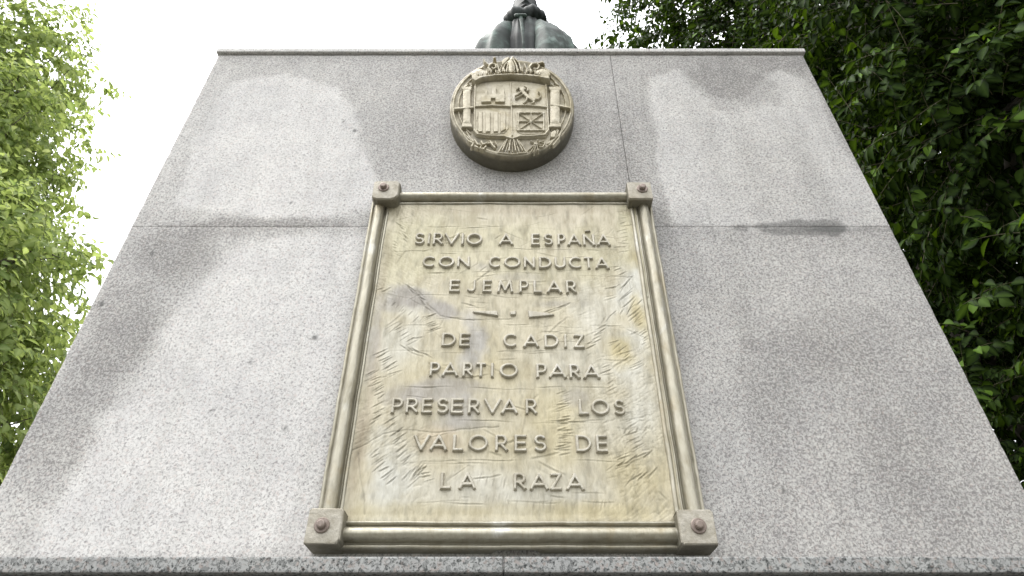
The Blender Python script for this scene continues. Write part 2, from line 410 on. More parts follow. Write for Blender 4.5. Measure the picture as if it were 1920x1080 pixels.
def front_slab(xl, xr, z0, z1, res=.006, name='granite_block', t0=0.0, depth=.03, marks=True, mat=None, gap=.0009):
    """a facing slab whose front is a fine sheet; xl, xr are functions of z"""
    nz = max(3, int((z1 - z0) / res)); nx = max(3, int((xr((z0 + z1) / 2) - xl((z0 + z1) / 2)) / res))
    u, v = np.meshgrid(np.linspace(0, 1, nx), np.linspace(0, 1, nz), indexing='ij')
    Z = z0 + gap + v * (z1 - z0 - 2 * gap)
    X = np.vectorize(xl)(Z[0]) + gap + u * (np.vectorize(xr)(Z[0]) - np.vectorize(xl)(Z[0]) - 2 * gap)
    edge = np.minimum.reduce([(X - X[0]), (X[-1] - X), Z - Z.min(), Z.max() - Z])
    t = t0 - (1 - sstep(0, .008, edge)) * ((.0006) + .002 * np.clip(vnoise(X * 45, Z * 45, 5) - .55, 0, 1) * 2) + (fbm(X * 30, Z * 30, 2) - .5) * .0012
    fr = np.stack([X.ravel(), -t.ravel(), Z.ravel() + H], 1)
    F = grid_faces(nx, nz)
    # close the sides with a skirt
    idx = np.arange(nx * nz).reshape(nx, nz)
    loop = np.concatenate([idx[:, 0], idx[-1, 1:], idx[-2::-1, -1], idx[0, -2:0:-1]])
    back = fr[loop].copy(); back[:, 1] = -(t0 - depth)
    k = len(loop); b0 = nx * nz
    q = np.stack([np.roll(loop, -1), loop, b0 + np.arange(k), b0 + np.roll(np.arange(k), -1)], 1)
    me = mesh_np(name, np.concatenate([fr, back]), np.concatenate([F, q]), smooth=False)
    if marks: st, ge = face_marks(np.concatenate([X.ravel(), back[:, 0]]), np.concatenate([Z.ravel(), back[:, 2] - H]))
    else:
        XX = np.concatenate([X.ravel(), back[:, 0]]); ZZ = np.concatenate([Z.ravel(), back[:, 2] - H])
        st = .5 + (fbm(XX * 6, ZZ * 6, 4) - .5); ge = np.clip(.5 - fbm(XX * 8, ZZ * 20, 14), 0, 1) * .4
    attr(me, 'stain_shade', st); attr(me, 'grime_shade', ge)
    return obj(name, me, mat or M_granite, ped)

ZJ = 1.3772; ZT = 2.270; ZB = .388
xj = lambda z: .378
front_slab(lambda z: -half(z, -1), xj, ZJ, ZT)
front_slab(xj, lambda z: half(z, 1), ZJ, ZT)
front_slab(lambda z: -half(z, -1), lambda z: half(z, 1), ZB - .02, ZJ)
# body behind the facing: sides and back in two courses
DEP = 2.3
def frustum(z0, z1, inset, name, mat, ins_front=None):
    bm = bmesh.new(); vs = []
    f = -.0 if ins_front is None else ins_front
    for z in (z0, z1):
        l, r = -half(z, -1) + inset, half(z, 1) - inset
        bk = DEP - .03 * z - inset
        for x, y in ((l, f), (r, f), (r, bk), (l, bk)): vs.append(bm.verts.new((x, y, z + H)))
    for q in ((3, 2, 1, 0), (4, 5, 6, 7), (0, 1, 5, 4), (1, 2, 6, 5), (2, 3, 7, 6), (3, 0, 4, 7)): bm.faces.new([vs[i] for i in q])
    return obj(name, bm_mesh(name, bm), mat, ped)
frustum(ZB - .02, 2.2785, .012, 'core', M_mortar, .012)
frustum(ZB - .02, ZJ - .0015, 0.0, 'granite_block', M_granite, .031)
frustum(ZJ + .0015, ZT, 0.0, 'granite_block', M_granite, .031)
# cap
def capslab(x0, x1, name='cap_slab'):
    bm = bmesh.new(); add_box(bm, x0, x1, -.011, DEP - .05, 2.2785 + H, 2.300 + H, .004, 2)
    me = bm_mesh(name, bm); return obj(name, me, M_granite, ped)
capslab(-1.140, .529); capslab(.531, 1.131)
# ledge and plinth under the shaft
def ledge(x0, x1, z0, z1, t, back, name='plinth_block', mat=M_granite_dark):
    bm = bmesh.new(); add_box(bm, x0, x1, -t, back, z0 + H, z1 + H, .004, 2)
    return obj(name, bm_mesh(name, bm), mat, ped)
ledge(-1.40, -.0185, .3565, ZB, .09, DEP + .2); ledge(-.0155, 1.40, .3565, ZB, .09, DEP + .2)
ledge(-1.36, 1.36, .345, .3565, .045, DEP + .15, 'core', M_mortar)
zz = [-1.57, -.95, -.30, .345]
for k in range(3):
    xs = [-1.38, -.46 if k % 2 else -.9, .46 if k % 2 else .0, 1.38] if k % 2 else [-1.38, 0.0, 1.38]
    for a, b_ in zip(xs[:-1], xs[1:]): ledge(a + .002, b_ - .002, zz[k] + .002, zz[k + 1] - .002, .07, DEP + .18)
ledge(-1.9, 1.9, -1.6, -1.572, .6, DEP + .7, 'step_slab')

# ------------------------------------------------------------------ relief tool
def seg_d(X, Z, a, b, hw):
    """box-ended stroke distance"""
    ax, az = a; bx, bz = b
    L = math.hypot(bx - ax, bz - az); ux, uz = (bx - ax) / L, (bz - az) / L
    al = (X - (ax + bx) / 2) * ux + (Z - (az + bz) / 2) * uz; pe = -(X - (ax + bx) / 2) * uz + (Z - (az + bz) / 2) * ux
    qx = np.abs(al) - L / 2; qy = np.abs(pe) - hw
    return np.minimum(np.maximum(qx, qy), 0) + np.hypot(np.maximum(qx, 0), np.maximum(qy, 0))
def line_d(X, Z, pts, hw):
    d = np.full(X.shape, 1e9)
    for a, b in zip(pts[:-1], pts[1:]):
        ex, ez = b[0] - a[0], b[1] - a[1]
        tt = np.clip(((X - a[0]) * ex + (Z - a[1]) * ez) / (ex * ex + ez * ez + 1e-12), 0, 1)
        d = np.minimum(d, np.hypot(X - a[0] - ex * tt, Z - a[1] - ez * tt))
    return d - hw
def relief(name, x0, x1, z0, z1, fn, t0, hgt, soft, parent, mat, res=.001, bury=.003, dome=0.0, wob=0.0):
    nx = int((x1 - x0) / res) + 2; nz = int((z1 - z0) / res) + 2
    X, Z = np.meshgrid(np.linspace(x0, x1, nx), np.linspace(z0, z1, nz), indexing='ij')
    d = fn(X, Z)
    if wob: d = d + (fbm(X * 120, Z * 120, 31, 3) - .5) * wob
    u = np.clip(.5 - d / soft, 0, 1); u = u * u * (3 - 2 * u)
    h = -bury + (hgt + bury) * u
    if dome: h = h + dome * np.clip(-d / (soft * 4), 0, 1) ** .5 * hgt * (u > .5)
    h = h + (u > .8) * (fbm(X * 160, Z * 160, 33, 2) - .5) * .0008
    keep = u > .002
    F = grid_faces(nx, nz, keep)
    used = np.unique(F); remap = np.zeros(nx * nz, int); remap[used] = np.arange(len(used))
    V = np.stack([X.ravel(), -(t0 + h).ravel(), Z.ravel() + H], 1)[used]
    me = mesh_np(name, V, remap[F])
    return obj(name, me, mat, parent)

# ------------------------------------------------------------------ plaque
plq = empty('plaque', (0, -.0, .95 + H), label='large cream cast plaque with raised Spanish lettering in a bolted frame', category='plaque')
plq.location = (0, 0, 0)
PX0, PX1, PZ0, PZ1 = -.374, .374, .474, 1.444
TP = .034
res = .0019
nx = int((PX1 - PX0) / res); nz = int((PZ1 - PZ0) / res)
X, Z = np.meshgrid(np.linspace(PX0, PX1, nx), np.linspace(PZ0, PZ1, nz), indexing='ij')
Pf = lambda x, y: P(x, y, TP)
h = (fbm(X * 9, Z * 7, 41) - .5) * .005 + (fbm(X * 55, Z * 22, 45) - .5) * .0016
cut = np.zeros_like(X)
# combed tool marks: short ridges running across the slope, in loose patches
def comb(ang, seed, msk, amt):
    ca, sa = math.cos(math.radians(ang)), math.sin(math.radians(ang))
    wx = (fbm(X * 12, Z * 12, seed + 3) - .5) * .05
    u = X * ca + Z * sa + wx; v = -X * sa + Z * ca + wx * .6
    n = vnoise(u / .022, v / .0052, seed)
    g = np.clip(np.abs(n - .5) * 2, 0, 1); line = 1 - sstep(.0, .30, g)
    h[:] -= line * msk * amt * .5; cut[:] = np.maximum(cut, line * msk * .16)
pm = lambda seed, sc=7, lo=.46, hi=.60: sstep(lo, hi, fbm(X * sc, Z * sc, seed, 3))
right = sstep(.12, .24, X) ; left = sstep(-.14, -.24, X); low = sstep(.95, .80, Z)
comb(38, 201, np.clip(right * pm(211) + low * left * pm(213), 0, 1), .0013)
comb(12, 205, np.clip(sstep(.03, .10, X) * pm(217) * sstep(1.2, 1.1, Z), 0, 1) * .8, .0011)
comb(-38, 207, left * pm(219) * sstep(.9, 1.0, Z), .0012)
comb(84, 209, pm(221, 5, .50, .62) * .7, .0007)
def scratch(x, z, dx, dz, wdt, dep, ridge=.6):
    L = math.hypot(dx, dz)
    m = (np.abs(X - x) < abs(dx) / 2 + .012) & (np.abs(Z - z) < abs(dz) / 2 + .012)
    if not m.any(): return
    xs = X[m]; zs = Z[m]
    ux, uz = dx / L, dz / L
    al = (xs - x) * ux + (zs - z) * uz; pe = -(xs - x) * uz + (zs - z) * ux
    pe = pe + .0035 * np.sin(al * 60 + x * 500) * .35
    end = np.clip(1 - (np.abs(al) / (L / 2)) ** 3, 0, 1)
    g = -dep * np.exp(-(pe / wdt) ** 2) + dep * ridge * np.exp(-((pe - wdt * 1.7) / wdt) ** 2)
    h[m] += g * end
    cut[m] = np.maximum(cut[m], np.exp(-(pe / wdt) ** 2) * end * min(1, dep / .002))
R = random.Random(5)
def hatch(px0, py0, px1, py1, n, ang, length, dep=.0020, jit=.10, wdt=.0015):
    dep *= .72; length *= .72; n = int(n * 1.6)
    """n gouges along the way from pixel 0 to pixel 1, each at ang degrees"""
    for k in range(n):
        f = (k + R.uniform(-.25, .25)) / max(1, n - 1)
        cx, cz = Pf(px0 + (px1 - px0) * f, py0 + (py1 - py0) * f)
        a = math.radians(ang) + R.gauss(0, jit); L = length * R.uniform(.6, 1.25)
        scratch(cx + R.gauss(0, .004), cz + R.gauss(0, .003), math.cos(a) * L, math.sin(a) * L, wdt * R.uniform(.7, 1.2), dep * R.uniform(.5, 1.25))
hatch(1170, 395, 1168, 470, 8, 6, .05)
hatch(1150, 500, 1175, 520, 3, 15, .05)
hatch(1150, 535, 1140, 560, 3, 20, .05)
hatch(1170, 530, 1195, 600, 6, 50, .075, .0026)
hatch(1130, 600, 1215, 560, 5, 48, .05)
hatch(1128, 610, 1110, 650, 5, 28, .05, .0024)
hatch(1150, 640, 1200, 690, 7, 32, .055)
hatch(1195, 600, 1215, 650, 6, 38, .04)
hatch(1135, 690, 1150, 730, 4, 22, .05)
hatch(1060, 735, 1055, 770, 6, 18, .055)
hatch(1058, 780, 1058, 850, 12, 9, .05, .0026)
hatch(1165, 760, 1200, 840, 9, 22, .05)
hatch(1170, 850, 1160, 880, 4, 18, .05)
hatch(1150, 880, 1215, 850, 6, 38, .05)
hatch(1180, 900, 1225, 890, 5, 42, .05)
hatch(1170, 810, 1225, 800, 5, 60, .03)
hatch(745, 420, 765, 450, 6, -38, .05, .0022)
hatch(735, 455, 745, 480, 4, -30, .03)
hatch(770, 540, 800, 575, 7, -42, .05, .0024)
hatch(740, 570, 790, 600, 6, 62, .035)
hatch(710, 545, 730, 545, 3, 30, .04)
hatch(800, 590, 815, 620, 5, 28, .06, .0024)
hatch(735, 610, 775, 640, 5, 36, .06, .002)
hatch(760, 655, 800, 665, 5, -28, .05, .0022)
hatch(715, 660, 740, 700, 7, 30, .06, .0024)
hatch(695, 700, 715, 740, 7, 35, .055, .0024)
hatch(705, 790, 715, 760, 4, 40, .04)
hatch(735, 790, 760, 870, 9, 42, .055, .0026)
hatch(700, 850, 730, 900, 6, 40, .05)
hatch(765, 890, 790, 880, 5, 55, .07, .0024)
hatch(795, 880, 805, 900, 3, 15, .045)
hatch(905, 900, 950, 905, 5, 88, .04, .0018)
hatch(900, 895, 935, 893, 2, 8, .045, .002)
hatch(940, 950, 1180, 945, 16, 88, .035, .0016)
hatch(870, 925, 960, 940, 6, 86, .04, .0012)
hatch(1020, 590, 1065, 570, 5, 32, .06, .0018)
hatch(880, 556, 1010, 552, 4, 2, .10, .0014)
hatch(830, 595, 900, 600, 3, -3, .09, .0014)
for k in range(150):       # trowel drag everywhere
    cx = R.uniform(PX0 + .03, PX1 - .03); cz = R.uniform(PZ0 + .03, PZ1 - .03)
    a = math.radians(R.choice((0, 0, 0, 88, 88, 35, -30))) + R.gauss(0, .15); L = R.uniform(.025, .10)
    scratch(cx, cz, math.cos(a) * L, math.sin(a) * L, R.uniform(.001, .0028), R.uniform(.0003, .0011))
for row_y in (427, 472, 513, 553, 607, 660, 728, 790, 864, 945):   # faint ruling lines between the rows
    for k in range(6):
        cx, cz = Pf(R.uniform(760, 1150), row_y + R.gauss(0, 3)); scratch(cx, cz, R.uniform(.06, .16), R.gauss(0, .002), .0013, R.uniform(.0005, .0013))
# long crack
ck = np.full_like(X, 1e9)
for path in ([(660, 845), (688, 832), (720, 813), (765, 806), (810, 811), (835, 809), (900, 801), (935, 800)], [(672, 850), (676, 900), (682, 930), (683, 965)], [(800, 568), (825, 592), (870, 600), (960, 598)]):
    pts = [Pf(*q) for q in path]
    ck = np.minimum(ck, line_d(X + (fbm(X * 40, Z * 40, 51) - .5) * .006, Z + (fbm(X * 40, Z * 40, 52) - .5) * .006, pts, 0))
h -= .0012 * np.exp(-(ck / .0014) ** 2)
edge = np.minimum.reduce([X - PX0, PX1 - X, Z - PZ0, PZ1 - Z])
h += .002 * (1 - sstep(0, .02, edge))
me = mesh_np('panel', np.stack([X.ravel(), -(TP + h).ravel(), Z.ravel() + H], 1), grid_faces(nx, nz))
# patina
wn = fbm(X * 14, Z * 14, 61) - .5; wn2 = fbm(X * 45, Z * 45, 66) - .5
col = np.zeros((nx, nz, 3)); col[:] = (.49, .445, .325)
def tint(px, py, rx, rz, c, amt, soft=.6, ang=0.0):
    cx, cz = Pf(px, py); m = blob(X, Z, cx, cz, rx, rz, soft, ang, warp=wn * 1.3 + wn2 * .6)[..., None] * amt
    col[:] = col * (1 - m) + np.array(c) * m
yel = (.46, .39, .20); wht = (.56, .555, .50); gry = (.30, .28, .26); ylw2 = (.48, .445, .30); brn = (.33, .27, .19); lil = (.36, .35, .345)
tint(850, 420, .16, .08, (.46, .42, .30), .7); tint(1010, 410, .2, .06, (.48, .43, .33), .6)
tint(900, 440, .30, .05, ylw2, .7); tint(800, 470, .08, .10, ylw2, .8); tint(960, 500, .28, .06, ylw2, .6)
tint(740, 480, .03, .12, ylw2, .7); tint(1120, 470, .07, .09, ylw2, .6); tint(1180, 440, .03, .14, ylw2, .9); tint(1200, 560, .02, .2, yel, .5)
tint(760, 570, .07, .05, wht, .55); tint(750, 640, .06, .07, wht, .6); tint(730, 890, .05, .12, wht, .9); tint(715, 920, .03, .10, wht, .6)
tint(1185, 545, .05, .07, wht, .9); tint(1115, 590, .06, .08, wht, .5); tint(1190, 640, .04, .06, wht, .75); tint(1090, 690, .12, .06, wht, .35); tint(1120, 780, .10, .08, wht, .3)
tint(1200, 740, .04, .08, wht, .5); tint(1010, 910, .16, .06, wht, .35); tint(870, 930, .2, .05, wht, .4); tint(1215, 830, .03, .08, wht, .4)
tint(1165, 655, .035, .04, yel, .9); tint(1195, 590, .018, .05, yel, .8); tint(1205, 460, .014, .2, ylw2, .8); tint(900, 650, .06, .06, yel, .35); tint(935, 700, .10, .04, yel, .4)
tint(1030, 770, .10, .06, yel, .3); tint(1050, 820, .05, .09, yel, .45); tint(1180, 890, .06, .06, yel, .5); tint(1240, 900, .03, .1, yel, .35); tint(790, 690, .05, .04, yel, .3)
tint(700, 960, .06, .03, yel, .35); tint(900, 960, .3, .02, yel, .4); tint(1150, 960, .12, .025, yel, .5); tint(960, 845, .06, .05, yel, .3)
tint(770, 560, .065, .030, gry, .95, .5, -.3); tint(830, 580, .06, .024, gry, .95, .5, -.5); tint(735, 575, .03, .02, gry, .6); tint(880, 600, .025, .035, lil, .6); tint(895, 640, .032, .055, lil, .85, .5)
tint(905, 500, .035, .02, gry, .5); tint(960, 520, .06, .015, gry, .4); tint(880, 680, .03, .03, lil, .6); tint(830, 730, .08, .028, gry, .75, .5, .1); tint(750, 745, .05, .03, gry, .5); tint(860, 770, .04, .04, lil, .6)
tint(870, 795, .06, .015, gry, .6); tint(1085, 745, .03, .02, gry, .5); tint(1040, 570, .06, .012, gry, .5); tint(1120, 460, .03, .012, gry, .45)
tint(690, 760, .012, .25, brn, .5); tint(665, 870, .012, .12, brn, .55); tint(700, 640, .012, .12, gry, .5)
tint(820, 825, .05, .03, (.50, .40, .28), .45); tint(720, 500, .012, .12, brn, .3); tint(960, 395, .35, .012, brn, .3)
attr_col(me, 'patina', np.clip(col, 0, .75).reshape(-1, 3))
gm = np.clip(cut * .30 + np.exp(-(ck / .0016) ** 2) * .32 + np.clip(.46 - fbm(X * 90, Z * 30, 71, 3), 0, 1) * 1.1 + (1 - sstep(.0, .03, edge)) * .12 * (.5 + vnoise(X * 30, Z * 30, 75)), 0, .8)
attr(me, 'grime_shade', gm)
obj('panel', me, M_panel, plq)

# frame rails: one profile swept along each side, (distance in from the outer edge, height off the stone)
prof = [(0, 0), (0, .024), (.0015, .031), (.004, .034), (.008, .034), (.0105, .031), (.0125, .031)]
for k in range(13):
    a = math.pi * (1 - k / 12); prof.append((.0295 + math.cos(a) * .0155, .034 + math.sin(a) * .0200))
prof += [(.0475, .031), (.0495, .033), (.0515, .0385), (.0545, .0400), (.0575, .0385), (.0595, .0335), (.062, .030), (.062, .005)]
prof_r = prof[:20] + [(.0475, .031), (.049, .034), (.0515, .0375), (.0540, .036), (.0555, .0325), (.058, .0345), (.061, .0395), (.0645, .0405), (.068, .0385), (.0705, .033), (.0705, .005)]
OX0, OX1, OZ0, OZ1 = -.431, .428, .418, 1.494
def rail(a, b, inward, prf, seed, notch=False):
    """a->b along the outer edge, inward = unit vector towards the panel"""
    n = 120; L = math.hypot(b[0] - a[0], b[1] - a[1]); s = np.linspace(0, 1, n)
    pr = np.array(prf); S, K = np.meshgrid(s, np.arange(len(pr)), indexing='ij')
    wob = (fbm(S * L * 12, K * 0 + seed, 81) - .5) * .0018
    wt = (fbm(S * L * 9, K * .35 + seed * 3, 83) - .5) * .0018 + (fbm(S * L * 60, K * .6 + seed * 7, 87) - .5) * .0012
    off = pr[K, 0] + wob * (pr[K, 0] > .0001) + wob * .5; t = pr[K, 1] + wt * (pr[K, 1] > .02)
    Xr = a[0] + (b[0] - a[0]) * S + inward[0] * off; Zr = a[1] + (b[1] - a[1]) * S + inward[1] * off
    if notch:
        cx = P(968, 1030)[0]
        m = np.clip(1 - ((Xr - cx) / .052) ** 2, 0, 1)
        Zr = Zr + np.where(K == 0, m * .022, 0)
    V = np.stack([Xr.ravel(), -t.ravel(), Zr.ravel() + H], 1)
    F = grid_faces(n, len(pr))
    me = mesh_np('rail', V, F)
    Kf = pr[K, 0]
    g = np.clip(np.exp(-((Kf - .0115) / .0028) ** 2) * .6 + np.exp(-((Kf - .048) / .003) ** 2) * .65 + np.exp(-((Kf - .0585) / .002) ** 2) * .4 + np.clip(.42 - fbm(S * L * 40, K * .5, 91 + seed), 0, 1) * 1.2 + (K < 2) * .6, 0, .8)  # outer side darkened as painted underside shade; grooves and random spots darker too
    attr(me, 'grime_shade', g.ravel())
    o = obj('rail', me, M_rail, plq)
    bm = bmesh.new(); bm.from_mesh(me); bmesh.ops.recalc_face_normals(bm, faces=bm.faces); bm.to_mesh(me); bm.free()
    me.polygons.foreach_set('use_smooth', [True] * len(me.polygons))
    return o
rail((OX0, OZ0 + .03), (OX0, OZ1 - .03), (1, 0), prof, 1)
rail((OX1, OZ0 + .03), (OX1, OZ1 - .03), (-1, 0), prof_r, 2)
rail((OX0 + .03, OZ1), (OX1 - .03, OZ1), (0, -1), prof, 3)
rail((OX0 + .03, OZ0), (OX1 - .03, OZ0), (0, 1), prof, 4, True)

def corner(x0, x1, z0, z1, bx, bz, seed, rounded):
    """clamp block with a bolt; rounded lists the corner radii for (x0z0, x1z0, x1z1, x0z1)"""
    T = .077; rr = random.Random(seed)
    pts = []
    for (cx, cz, a0), r in zip(((x0, z0, 180), (x1, z0, 270), (x1, z1, 0), (x0, z1, 90)), rounded):
        ix = cx + (r if cx == x0 else -r); iz = cz + (r if cz == z0 else -r)
        for k in range(6):
            a = math.radians(a0 + 90 * k / 5); pts.append((ix + math.cos(a) * r + rr.gauss(0, .0005), iz + math.sin(a) * r + rr.gauss(0, .0005)))
    cx = (x0 + x1) / 2; cz = (z0 + z1) / 2
    rings = [(0, 1.0, 0), (T - .010, 1.0, .0008), (T - .004, .99, .0008), (T - .001, .965, .0006), (T, .93, .0001)]
    bm = bmesh.new(); prev = None
    for t, s, j in rings:
        ring = [bm.verts.new((cx + (x - cx) * s + rr.gauss(0, j), -t + rr.gauss(0, j), H + cz + (z - cz) * s + rr.gauss(0, j))) for x, z in pts]
        if prev:
            for k in range(len(ring)): bm.faces.new((prev[k], prev[(k + 1) % len(ring)], ring[(k + 1) % len(ring)], ring[k]))
        prev = ring
    bm.faces.new(prev)
    me = bm_mesh('corner_block', bm, False)
    cc = np.zeros(len(me.vertices) * 3); me.vertices.foreach_get('co', cc); cc = cc.reshape(-1, 3)
    attr(me, 'grime_shade', np.where(cc[:, 1] > -.070, .62, 0) + .15 * vnoise(cc[:, 0] * 90, cc[:, 2] * 90, seed))  # sides darkened to paint in underside shade, random mottling over all
    o = obj('corner_block', me, M_block, plq)
    # bolt: washer, collar and worn hexagonal head
    bm = bmesh.new()
    def ring(r, t, n=24, ph=0, jz=0): return [bm.verts.new((bx + math.cos(2 * math.pi * k / n + ph) * r, -t, H + bz + math.sin(2 * math.pi * k / n + ph) * r)) for k in range(n)]
    def skin(rs):
        for A, B in zip(rs[:-1], rs[1:]):
            n = len(A)
            for k in range(n): bm.faces.new((A[k], A[(k + 1) % n], B[(k + 1) % n], B[k]))
        bm.faces.new(rs[-1])
    skin([ring(.0165, T - .004), ring(.0165, T + .0025), ring(.0150, T + .004), ring(.012, T + .004)])
    skin([ring(.0098, T + .003, 12, .2), ring(.0098, T + .012, 12, .2), ring(.0085, T + .0145, 12, .2), ring(.006, T + .0155, 12, .2)])
    me = bm_mesh('bolt', bm, False); obj('bolt', me, M_bolt, o)
    return o
corner(-.4225, -.3425, 1.421, 1.4965, -.3885, 1.466, 1, (.018, .022, .010, .012))
corner(.350, .4235, 1.421, 1.492, .394, 1.461, 2, (.006, .005, .004, .005))
corner(-.4345, -.3600, .417, .491, -.401, .454, 3, (.004, .010, .004, .006))
corner(.3535, .4300, .415, .489, .3935, .4525, 4, (.005, .004, .008, .004))

# ------------------------------------------------------------------ lettering
def arc(cx, cz, rx, rz, a0, a1, n=24):
    return [(cx + rx * math.cos(math.radians(a0 + (a1 - a0) * k / n)), cz + rz * math.sin(math.radians(a0 + (a1 - a0) * k / n))) for k in range(n + 1)]
# every letter in a unit box, as straight strokes (S) and curves (K)
GL = {
 'I': ([((.5, 0), (.5, 1))], []),
 'L': ([((0, 0), (0, 1)), ((0, 0), (1, 0))], []),
 'E': ([((0, 0), (0, 1)), ((0, 0), (1, 0)), ((0, 1), (1, 1)), ((0, .5), (.92, .5))], []),
 'T': ([((.5, 0), (.5, 1)), ((0, 1), (1, 1))], []),
 'V': ([((0, 1), (.5, 0)), ((1, 1), (.5, 0))], []),
 'A': ([((0, 0), (.5, 1)), ((1, 0), (.5, 1)), ((.17, .27), (.83, .27))], []),
 'N': ([((0, 0), (0, 1)), ((1, 0), (1, 1)), ((0, 1), (1, 0))], []),
 'M': ([((0, 0), (.14, 1)), ((1, 0), (.86, 1)), ((.14, 1), (.5, .12)), ((.86, 1), (.5, .12))], []),
 'Z': ([((0, 1), (1, 1)), ((0, 0), (1, 0)), ((1, 1), (0, 0))], []),
 'P': ([((0, 0), (0, 1))], [[(0, 1), (.55, 1)] + arc(.55, .70, .45, .30, 90, -90, 12) + [(0, .40)]]),
 'R': ([((0, 0), (0, 1)), ((.42, .42), (1, 0))], [[(0, 1), (.52, 1)] + arc(.52, .71, .42, .29, 90, -90, 12) + [(0, .42)]]),
 'D': ([((0, 0), (0, 1))], [[(0, 1), (.35, 1)] + arc(.35, .5, .65, .5, 90, -90, 18) + [(0, 0)]]),
 'O': ([], [arc(.5, .5, .5, .5, 0, 360, 40)]),
 'C': ([], [arc(.55, .5, .55, .5, 52, 308, 30)]),
 'U': ([], [[(0, 1), (0, .42)] + arc(.5, .42, .5, .42, 180, 360, 20) + [(1, 1)]]),
 'J': ([], [[(1, 1), (1, .3)] + arc(.5, .3, .5, .3, 0, -150, 14)]),
 'S': ([], [arc(.5, .74, .46, .26, 35, 270, 16) + arc(.5, .25, .5, .25, 90, -145, 16)]),
}
ROWS = [
 ((436.5, 458), (438.8, 460.5), 'S 777.5 796.3 I 800.8 808 R 811.8 831.3 V 833.2 861 I 864.3 870.8 O 874.7 904.5 A 935 962.6 E 995.6 1012.5 S 1019.6 1037 P 1045 1061 A 1063.7 1089.6 Ñ 1092.9 1115 A 1118.8 1144.7'),
 ((480.3, 500.4), (482, 504), 'C 791.8 817 O 822.2 852 N 857.2 881.2 C 916.2 940.2 O 944.7 976.2 N 982 1003.4 D 1010.5 1034.5 U 1039.7 1061 C 1066.3 1092.2 T 1094.8 1113 A 1115.5 1142'),
 ((524.3, 547), (525.6, 549.6), 'E 842.3 863 J 875.4 892.2 E 904.5 922.7 M 932.4 962.6 P 973.6 991.8 L 1000 1016.4 A 1024.8 1053.3 R 1061 1081.2'),
 ((623.7, 649), (626.7, 652.6), 'D 827.8 855.2 E 861 881.9 C 943.3 970.7 A 980.7 1011 D 1020.7 1048 I 1057 1063.7 Z 1075.5 1096.3'),
 ((678.5, 705), (683, 710.4), 'P 805.6 825.6 A 828.5 859.6 R 867 887.8 T 892 911.5 I 919.6 926.4 O 936.7 971.5 P 1005.2 1026 A 1028.9 1062 R 1067.4 1088 A 1093.3 1125.2'),
 ((745.7, 774.4), (748.5, 778), 'P 733.9 756 R 761 784.8 E 790 811.7 S 819 841.3 E 845 869 R 877.4 900 V 907 940.4 A 939.4 971.3 R 985.2 1007.4 L 1085.2 1104.6 O 1108.3 1143.5 S 1151 1172'),
 ((814.3, 844.8), (815, 847.6), 'V 774.6 806 A 806 839.4 L 849 869 O 878.3 915.4 R 928.3 952.4 E 964.4 988 S 1001 1025 D 1079.6 1109.3 E 1117.6 1139.8'),
 ((884.6, 917), (887, 919.8), 'L 825.6 846 A 859.8 893 R 963 987 A 993 1028.7 Z 1031.5 1054 A 1061 1095.7'),
]
LT = .040
SW = .0037
def letter_fn(ch, x0, x1, z0, z1):
    S_, K_ = GL['N' if ch == 'Ñ' else ch]
    a0, a1, b0, b1 = x0 + SW, x1 - SW, z0 + SW, z1 - SW
    if ch == 'I': a0, a1 = (x0 + x1) / 2 - .001, (x0 + x1) / 2 + .001
    q = lambda p: (a0 + (a1 - a0) * p[0], b0 + (b1 - b0) * p[1])
    def fn(X, Z):
        d = np.full(X.shape, 1e9)
        for a, b in S_:
            A = q(a); B = q(b); L = math.hypot(B[0] - A[0], B[1] - A[1]); e = SW * .8
            A2 = (A[0] - (B[0] - A[0]) / L * e, A[1] - (B[1] - A[1]) / L * e); B2 = (B[0] + (B[0] - A[0]) / L * e, B[1] + (B[1] - A[1]) / L * e)
            d = np.minimum(d, seg_d(X, Z, A2, B2, SW))
        for c in K_: d = np.minimum(d, line_d(X, Z, [q(p) for p in c], SW))
        if ch == 'Ñ': d = np.minimum(d, seg_d(X, Z, (a0 + .004, z1 + .011), (a1 - .006, z1 + .0125), SW * .8))
        return d
    return fn
for (lt, lb), (rt, rb), s in ROWS:
    tok = s.split()
    items = [(tok[i], float(tok[i + 1]), float(tok[i + 2])) for i in range(0, len(tok), 3)]
    xa, xb = items[0][1], items[-1][2]
    for ch, p0, p1 in items:
        f = ((p0 + p1) / 2 - xa) / (xb - xa)
        top = lt + (rt - lt) * f; bot = lb + (rb - lb) * f; mid = (top + bot) / 2
        x0 = P(p0, mid, LT)[0]; x1 = P(p1, mid, LT)[0]; z1 = P((p0 + p1) / 2, top, LT)[1]; z0 = P((p0 + p1) / 2, bot, LT)[1]
        fn = letter_fn(ch, x0, x1, z0, z1)
        relief('letter', x0 - .004, x1 + .004, z0 - .004, z1 + (.02 if ch == 'Ñ' else .004), fn, TP, .0085, .0030, plq, M_letter, res=.00095, bury=.003, wob=.0016)
# the ornament: two tapering darts and a dot
def tri(pts): return lambda X, Z: poly_mask(X, Z, pts, 0)
def px_relief(name, pts, t0=TP, hgt=.0065, soft=.003, parent=plq, mat=M_letter, tp=None, **kw):
    q = [P(x, y, (tp if tp is not None else LT)) for x, y in pts]
    xs = [p[0] for p in q]; zs = [p[1] for p in q]
    return relief(name, min(xs) - .004, max(xs) + .004, min(zs) - .004, max(zs) + .004, tri(q), t0, hgt, soft, parent, mat, **kw)
px_relief('dash', [(886, 582.5), (932, 582), (934, 592), (928, 591), (888, 585.5)])
px_relief('dash', [(990, 581.5), (1036, 587.5), (1040, 589), (1036, 591), (992, 595)])
px_relief('dot', [(956, 584), (962, 583), (968, 581.5), (967, 590), (957, 590)])

